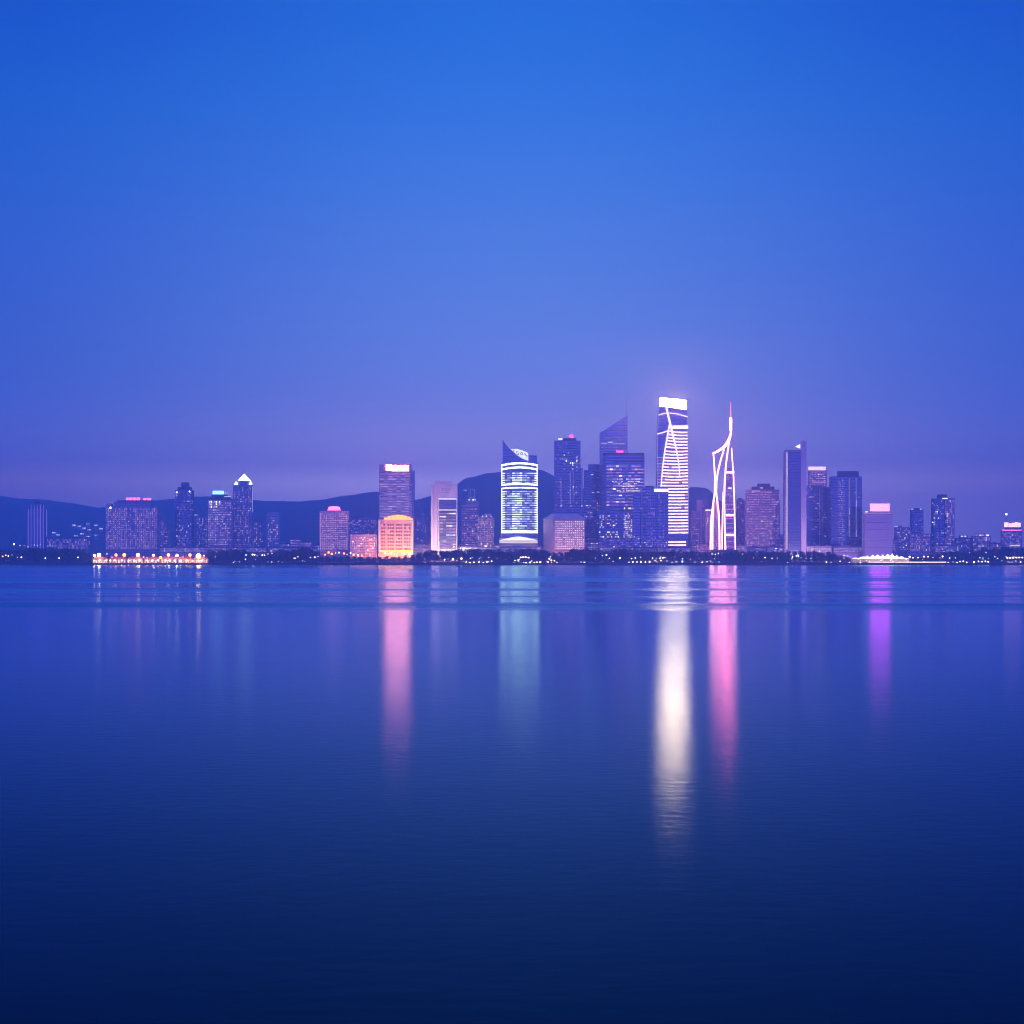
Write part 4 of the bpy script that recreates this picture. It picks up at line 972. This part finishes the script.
def lamp(px_, py_, r, colr, lab, grp, Y=None, name='street_lamp'):
    Y = Y or SHORE + 4.5
    zg = Z(py_, Y); rad = r * Y / F * .54
    e = tag(empty(name, (X(px_, Y), Y, 2.3)), lab, 'lamp', grp)
    p = link('post', _pole, e); p.scale = (1, 1, max(.5, zg - 2.3 - rad * .8))
    g = link('globe', _globe[colr], e, (0, 0, zg - 2.3)); g.scale = (rad, rad, rad)
    c = link('collar', _arm, e, (0, 0, max(.5, zg - 2.3 - rad)))
QU = 'globe lamps on the bright left quay'
for (px_, py_, r, c_) in [(94.5,555.6,1.7,'white'),(99,555,3.0,'white'),(107,554,1.1,'pink'),(116,555,2.3,'amber'),(124.3,555,2.9,'amber'),(138,555,2.9,'warm'),(143.6,557,1.2,'pink'),(153.5,555.4,1.6,'white'),(160.6,557.6,2.3,'amber'),(168.6,555,2.2,'warm'),(177,555.5,2.2,'white'),(190,555,2.5,'amber'),(198.5,556,4.2,'warm'),(204,555.6,1.4,'pink'),(112,557,1.1,'red'),(147,558,1.0,'red'),(183,557,1.0,'red')]:
    lamp(px_, py_, r, 'quay ' + c_ if c_ in ('white', 'warm', 'amber') else c_, 'tall globe lamp, %s, in the upper row on the bright left quay' % {'white':'white','pink':'small and pink','amber':'amber','warm':'warm cream','red':'small and reddish'}[c_], QU)
for px_ in (94.5,99.6,106,110.4,114.6,121.8,128.6,134.4,139.6,147,152.3,158.4,165.6,169.6,174.6,180.5,186.8,192.4,198.4,201.6):
    lamp(px_, 560.6 + random.uniform(-.4, .5), random.uniform(.7, 1.15), random.choice(['quay white','quay white','quay warm']), 'short bollard lamp at the water edge of the bright left quay', 'bollard lamps along the left quay edge', Y=SHORE + 2.2, name='bollard_lamp')
SETS = [
 ('small street lamps at the far left end of the shore', 'small street lamp at the far left end of the shore', [(2.6,556.4,1.4,'red'),(5.8,555.2,1.2,'pink'),(8.4,556,.9,'warm'),(12,555,.6,'pink'),(21.4,557.2,1.2,'warm'),(17.5,557.4,.6,'pink')]),
 ('lamps among the trees at the far left', 'lamp above the treetops at the far left, by the slim ribbed tower', [(14,544.2,1.3,'white'),(20,545.6,.8,'pink'),(24.4,545.4,.5,'pink'),(28,547,.6,'white'),(34.5,545,.6,'cool'),(37.4,545.4,.6,'cool'),(40.6,544.6,.5,'cool'),(50,545.2,.6,'cool')]),
 ('cool white lamps on the dark left bank', 'cool white lamp standing alone on the dark left bank', [(45.3,558.2,1.25,'cool'),(59,558,1.35,'cool'),(78,557.4,1.15,'cool')]),
 ('lamps below the pyramid-topped tower', 'small lamp among trees below the pyramid-topped tower', [(246,555,1.1,'cool'),(252.6,554.6,1.4,'white'),(254.6,554.8,1.1,'white'),(257,555.6,.6,'pink'),(262.4,555.2,1.3,'white'),(264.6,555.2,.9,'warm'),(268,554,1,'red'),(272,553.4,.8,'pink'),(268,562,.9,'blue'),(295,558.2,.9,'white'),(310.4,557.4,.8,'warm'),(314.8,557.2,1.2,'warm'),(318,556.6,.6,'warm')]),
 ('amber lamps below the pink hotel', 'amber lamp in the glowing row below the pink hotel', [(325,554.6,1.5,'amber'),(328.6,552.4,1.9,'amber'),(331.8,553.8,1.9,'amber'),(335.6,553,1.1,'red'),(339,552.6,1.4,'warm'),(344,553.4,1.8,'amber'),(350.6,553,1.2,'warm'),(353.6,554.8,1.9,'amber'),(357.8,555.2,1.5,'warm'),(361.8,555.6,1.6,'amber'),(366,553.4,1.3,'red'),(370,555,1.2,'pink'),(347,554.6,1.1,'red')]),
 ('lamps at the foot of the orange hotel', 'amber lamp glowing at the right foot of the orange hotel', [(403,551.4,3.2,'amber'),(407.4,552,2.0,'amber'),(398,552.6,1.5,'amber'),(391,553,1.2,'warm'),(385,552.8,1.2,'warm')]),
 ('lamps below the white tower', 'small lamp on the shore below the white tower', [(444.6,559.6,1,'white'),(448,559,.7,'pink'),(453,559.2,1.8,'warm'),(457,560.4,.8,'red'),(461.4,558.6,1.6,'warm'),(470.6,558.4,.9,'white'),(443.4,549.6,.8,'white'),(454,546.6,1,'pink'),(460.4,548.2,.9,'white'),(434,551,.7,'pink')]),
 ('lights in a row at the water below the twin-post tower', 'tiny white quay light below the twin-post tower', [(466,562.8,.7,'white'),(470,562.8,1,'white'),(474,562.2,.9,'white'),(479,562,1,'white'),(483.4,562.6,.9,'white'),(487,562,.9,'white'),(491.6,561.2,1.3,'cool'),(481,557.4,.8,'cool'),(467,544.6,.7,'pink'),(486,546.2,1.1,'warm')]),
 ('cream lights below the sail-topped tower', 'cream lamp in the cluster below the sail-topped tower', [(515,560.4,.8,'white'),(518,560,.9,'white'),(520.6,557.4,1.2,'warm'),(523,557.2,1.2,'warm'),(525.6,557,1.4,'warm'),(528.6,557.6,1.2,'warm'),(526,562.8,1.1,'white'),(530,562.4,1.3,'white'),(534.4,562.6,1,'white'),(537,562.2,.9,'white'),(540.4,562,1.4,'white')]),
 ('pink lights below the hip-roof hotel', 'pinkish lamp in the cluster at the water below the hip-roof hotel', [(549.4,558.8,1.4,'white'),(551.4,560.4,1.2,'warm'),(548,562,1.4,'pink'),(554.4,560.6,1.2,'warm'),(557,562.4,1,'pink'),(551.6,562.6,1.1,'red'),(569,562.6,.6,'blue'),(575,562.4,.6,'blue'),(581,562,.8,'cool'),(584,562.2,.7,'cool'),(592,562.2,.6,'blue'),(600,562.2,.6,'blue')]),
 ('lights below the dark sparkling block', 'small white lamp on the shore below the dark sparkling block', [(602.4,555.6,.8,'cool'),(606.4,555,1.5,'cool'),(619.8,558,1.2,'white'),(617.8,550.2,1,'warm'),(614,546.8,1,'pink'),(631.6,558.6,.9,'white'),(635.4,558,1,'white'),(629,562.2,1,'pink'),(633,562,1,'warm'),(637,562,.9,'white'),(641,562,1,'warm'),(645.4,562,1,'warm')]),
 ('lights below the tallest tower', 'small warm lamp on the shore below the tallest tower', [(649.6,561.8,1.3,'warm'),(652.4,558,.9,'white'),(656.4,558.6,.7,'pink'),(660,558.2,.9,'white'),(663,558,.9,'white'),(665,557.6,.7,'white'),(655,560.4,.9,'warm'),(661,560.6,.9,'warm'),(667,561,.9,'pink'),(672,562.2,.8,'cool'),(676,561.8,.9,'pink'),(682.4,561.6,1.6,'cool'),(682.6,558.8,1,'cool'),(681,552.2,1,'pink')]),
 ('lights below the spire tower', 'tiny lamp along the dark bank below the spire tower', [(695,562,.7,'cool'),(702,562.2,.8,'white'),(707,561.8,.8,'white'),(712,562.2,.7,'cool'),(719,562,.8,'cool'),(712,554,.8,'white'),(715.4,554.4,.8,'white'),(718.4,553.4,.8,'white'),(742.4,554.2,.9,'cool')]),
 ('lights below the tall pale-finned tower', 'small white lamp among the trees below the tall pale-finned tower', [(765,557.6,.9,'white'),(772,558.2,.8,'white'),(777.6,558.2,.8,'cool'),(792.6,556.8,1.0,'white'),(796.4,556,1.2,'cool'),(801,557.8,.6,'cool'),(806,558.2,.7,'cool'),(811,558.4,.7,'cool'),(826.4,562.2,1.2,'cool'),(831,562.2,.7,'cool'),(781,549.6,1.0,'red'),(776,548.6,.9,'white')]),
 ('white quay lights left of the cream pavilion', 'white quay light at the water left of the cream pavilion', [(842.6,563.4,.9,'white'),(846,563.4,.9,'white'),(849.4,563.4,.8,'white'),(852.6,563.4,.9,'white'),(855.6,563.2,.8,'white'),(860.4,562.8,1.2,'white'),(844,555.4,.8,'white'),(848,556,.7,'white')]),
 ('lights right of the cream pavilion', 'warm lamp along the lit terrace right of the cream pavilion', [(909.6,556.8,1.5,'white'),(913,557.8,.9,'warm'),(918,557.6,.9,'warm'),(924,556.6,1.2,'warm'),(928,556.8,1,'warm'),(933,557.4,.9,'red'),(942.6,556.4,1.4,'white'),(940,558,.8,'red'),(949.6,558,1.0,'white'),(955.4,558,1.0,'cool')]),
 ('quay lights near the right edge', 'white quay light at the water near the right end of the shore', [(953,562,.7,'cool'),(957,562.4,.8,'white'),(960,561.6,1,'white'),(963.4,561.4,1.2,'white'),(966.8,562.4,1,'white'),(974,562.2,1.3,'white'),(978.6,561.4,1.1,'white'),(982,561.8,1,'warm'),(985.4,561.4,1.1,'warm'),(988.2,561.8,1.1,'white'),(980,557.8,.8,'white'),(983,558,.8,'cool'),(997.6,558.4,.8,'cool'),(969.6,552.8,.7,'cool'),(986,552.6,.9,'cool')]),
 ('bright lamps at the right end of the shore', 'bright cream lamp in the row at the right end of the shore', [(1007.4,558,1.2,'warm'),(1010.2,557.8,1.2,'warm'),(1013.2,557.8,1.2,'warm'),(1016.2,557.6,1.2,'warm'),(1019.2,557.6,1.2,'warm'),(1022.4,557.6,1.2,'warm'),(1008,561.8,.7,'pink'),(1012,562,.8,'pink'),(1016,561.8,.7,'pink'),(1020.6,562,.9,'warm')]),
]
for grp, lab, pts in SETS:
    for (px_, py_, r, c_) in pts:
        Y_ = SHORE + 4.5 if py_ > 560 else (SHORE + 20 if py_ > 552.5 else SHORE + 66)
        lamp(px_, py_, r, c_, lab, grp, Y=Y_, name='street_lamp' if py_ > 552.5 else 'lamp_mast')

rx = random.Random(41)
for k in range(70):
    pxk = rx.choice([rx.uniform(210, 320), rx.uniform(420, 700), rx.uniform(420, 700), rx.uniform(690, 850), rx.uniform(905, 1020)])
    pyk = rx.choice([rx.uniform(560.6, 562.8), rx.uniform(556.5, 560)])
    lamp(pxk, pyk, rx.uniform(.45, .75), rx.choice(['warm', 'warm', 'white', 'pink', 'cool']), 'tiny low path lamp between the trees of the far shore', 'tiny path lamps along the far shore', Y=SHORE + (4.5 if pyk > 560.5 else 20), name='path_lamp')
for k in range(26):
    lamp(rx.uniform(854, 908), rx.uniform(556.4, 561.6), rx.uniform(.5, .95), rx.choice(['warm', 'white']), 'small festoon lamp hung in front of the cream marquee tents', 'festoon lamps at the marquee tents', Y=SHORE + 12.5, name='festoon_lamp')

# ================================================================== SKY
BACK_FILL = (0.26, 0.28, 1.8)
W = D.worlds.new('World'); SC.world = W; W.use_nodes = True
nt = W.node_tree; nt.nodes.clear()
out = N(nt, 'ShaderNodeOutputWorld'); bg = N(nt, 'ShaderNodeBackground')
tc = N(nt, 'ShaderNodeTexCoord'); sp = N(nt, 'ShaderNodeSeparateXYZ'); nt.links.new(tc.outputs['Generated'], sp.inputs[0])
el = math_node(nt, 'ARCSINE', sp.outputs[2])
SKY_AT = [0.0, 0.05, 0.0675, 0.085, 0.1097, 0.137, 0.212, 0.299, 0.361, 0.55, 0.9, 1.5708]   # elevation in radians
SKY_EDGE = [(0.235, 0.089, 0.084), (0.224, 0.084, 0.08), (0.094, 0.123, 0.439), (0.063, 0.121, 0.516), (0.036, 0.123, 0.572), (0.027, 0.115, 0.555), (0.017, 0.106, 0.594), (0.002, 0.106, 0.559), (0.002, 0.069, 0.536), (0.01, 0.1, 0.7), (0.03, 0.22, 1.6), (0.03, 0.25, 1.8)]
SKY_MID = [(1.361, 1.147, 1.726), (1.296, 1.093, 1.643), (0.541, 0.475, 0.99), (0.456, 0.444, 0.907), (0.283, 0.36, 0.865), (0.19, 0.325, 0.859), (0.103, 0.27, 0.804), (0.041, 0.213, 0.781), (0.019, 0.176, 0.717), (0.01, 0.1, 0.7), (0.03, 0.22, 1.6), (0.03, 0.25, 1.8)]  # highest stops, out of view, raised to light haze and walls
def sky_ramp(cols):
    r_ = N(nt, 'ShaderNodeValToRGB'); cr = r_.color_ramp; cr.interpolation = 'LINEAR'
    pts_, n_ = [], len(cols)
    for i in range(n_ - 1):            # a smooth curve through the listed elevations
        for k in range(3 if 1 <= i <= 5 else 2):
            t = k / (3 if 1 <= i <= 5 else 2)
            h = SKY_AT[i + 1] - SKY_AT[i]
            def slope(j, ch):
                if j in (0, n_ - 1): return 0.0
                a_ = (cols[j][ch] - cols[j-1][ch]) / (SKY_AT[j] - SKY_AT[j-1]); b_ = (cols[j+1][ch] - cols[j][ch]) / (SKY_AT[j+1] - SKY_AT[j])
                return 0.0 if a_ * b_ <= 0 else 2 * a_ * b_ / (a_ + b_)
            v = []
            for ch in range(3):
                p0, p1, m0, m1 = cols[i][ch], cols[i+1][ch], slope(i, ch) * h, slope(i + 1, ch) * h
                v.append((2*t**3 - 3*t*t + 1) * p0 + (t**3 - 2*t*t + t) * m0 + (3*t*t - 2*t**3) * p1 + (t**3 - t*t) * m1)
            pts_.append((SKY_AT[i] + h * t, v))
    pts_.append((SKY_AT[-1], cols[-1]))
    pts_ = pts_[:1] + [q for q in pts_[1:] if q[0] > .02]
    assert len(pts_) <= 32, len(pts_)
    while len(cr.elements) < len(pts_): cr.elements.new(.5)
    for e_, (p_, c_) in zip(cr.elements, pts_): e_.position = p_ / 1.5708; e_.color = (*[v / 8 for v in c_], 1)   # a ramp holds 0..1
    nt.links.new(math_node(nt, 'DIVIDE', math_node(nt, 'MAXIMUM', el, 0.0), 1.5708), r_.inputs[0])
    sc_ = N(nt, 'ShaderNodeVectorMath', operation='SCALE'); sc_.inputs['Scale'].default_value = 8; nt.links.new(r_.outputs[0], sc_.inputs[0])
    return sc_.outputs[0]
# the air over the skyline glows with the city, falling off to both sides
az = math_node(nt, 'ARCTAN2', sp.outputs[0], sp.outputs[1])
ga = math_node(nt, 'POWER', math_node(nt, 'DIVIDE', math_node(nt, 'SUBTRACT', az, 0.01), 0.28), 2.0)
gg = math_node(nt, 'EXPONENT', math_node(nt, 'MULTIPLY', ga, -1.0))
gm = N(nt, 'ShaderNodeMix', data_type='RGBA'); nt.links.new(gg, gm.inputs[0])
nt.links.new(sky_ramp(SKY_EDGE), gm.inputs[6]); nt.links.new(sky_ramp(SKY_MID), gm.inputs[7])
# blue fill glow added low behind the camera to light facades and haze
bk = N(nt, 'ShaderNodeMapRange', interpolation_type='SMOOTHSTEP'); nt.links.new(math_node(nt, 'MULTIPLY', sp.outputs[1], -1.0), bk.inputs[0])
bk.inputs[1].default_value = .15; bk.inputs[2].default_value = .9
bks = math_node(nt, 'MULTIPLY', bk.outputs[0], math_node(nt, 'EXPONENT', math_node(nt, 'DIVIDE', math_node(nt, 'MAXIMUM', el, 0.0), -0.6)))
bc = N(nt, 'ShaderNodeVectorMath', operation='SCALE'); bc.inputs[0].default_value = BACK_FILL; nt.links.new(bks, bc.inputs['Scale'])
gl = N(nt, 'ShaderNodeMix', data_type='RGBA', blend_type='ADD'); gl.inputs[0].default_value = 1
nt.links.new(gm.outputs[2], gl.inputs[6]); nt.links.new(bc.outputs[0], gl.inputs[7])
# the last daylight of a sun well below the horizon behind the camera
sky = N(nt, 'ShaderNodeTexSky', sky_type='NISHITA'); sky.sun_disc = False; sky.sun_elevation = R(-4); sky.sun_rotation = R(180)
sk = N(nt, 'ShaderNodeVectorMath', operation='SCALE'); sk.inputs['Scale'].default_value = 0.02; nt.links.new(sky.outputs[0], sk.inputs[0])
ad = N(nt, 'ShaderNodeMix', data_type='RGBA', blend_type='ADD'); ad.inputs[0].default_value = 1
nt.links.new(gl.outputs[2], ad.inputs[6]); nt.links.new(sk.outputs[0], ad.inputs[7])
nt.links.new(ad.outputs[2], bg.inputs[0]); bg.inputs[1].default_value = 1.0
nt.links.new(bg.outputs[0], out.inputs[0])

# ================================================================== CAMERA
cam = D.cameras.new('camera'); co = link('camera', cam, None, (0, 0, H)); co.rotation_euler = (R(90), 0, 0)
cam.lens = 50; cam.sensor_width = 36; cam.shift_y = (HZ - 512) / 1024; cam.clip_start = .5; cam.clip_end = 20000
SC.camera = co
vs = SC.view_settings; vs.view_transform = 'Standard'; vs.look = 'None'; vs.exposure = 0; vs.gamma = 1; vs.use_curve_mapping = False
cy = SC.cycles; cy.filter_width = 1.1
cy.use_denoising = True; cy.denoiser = 'OPENIMAGEDENOISE'
cy.max_bounces = 4; cy.diffuse_bounces = 1; cy.glossy_bounces = 3; cy.volume_bounces = 2; cy.transmission_bounces = 0
cy.sample_clamp_indirect = 10; cy.use_light_tree = True
print('objects', len(D.objects))
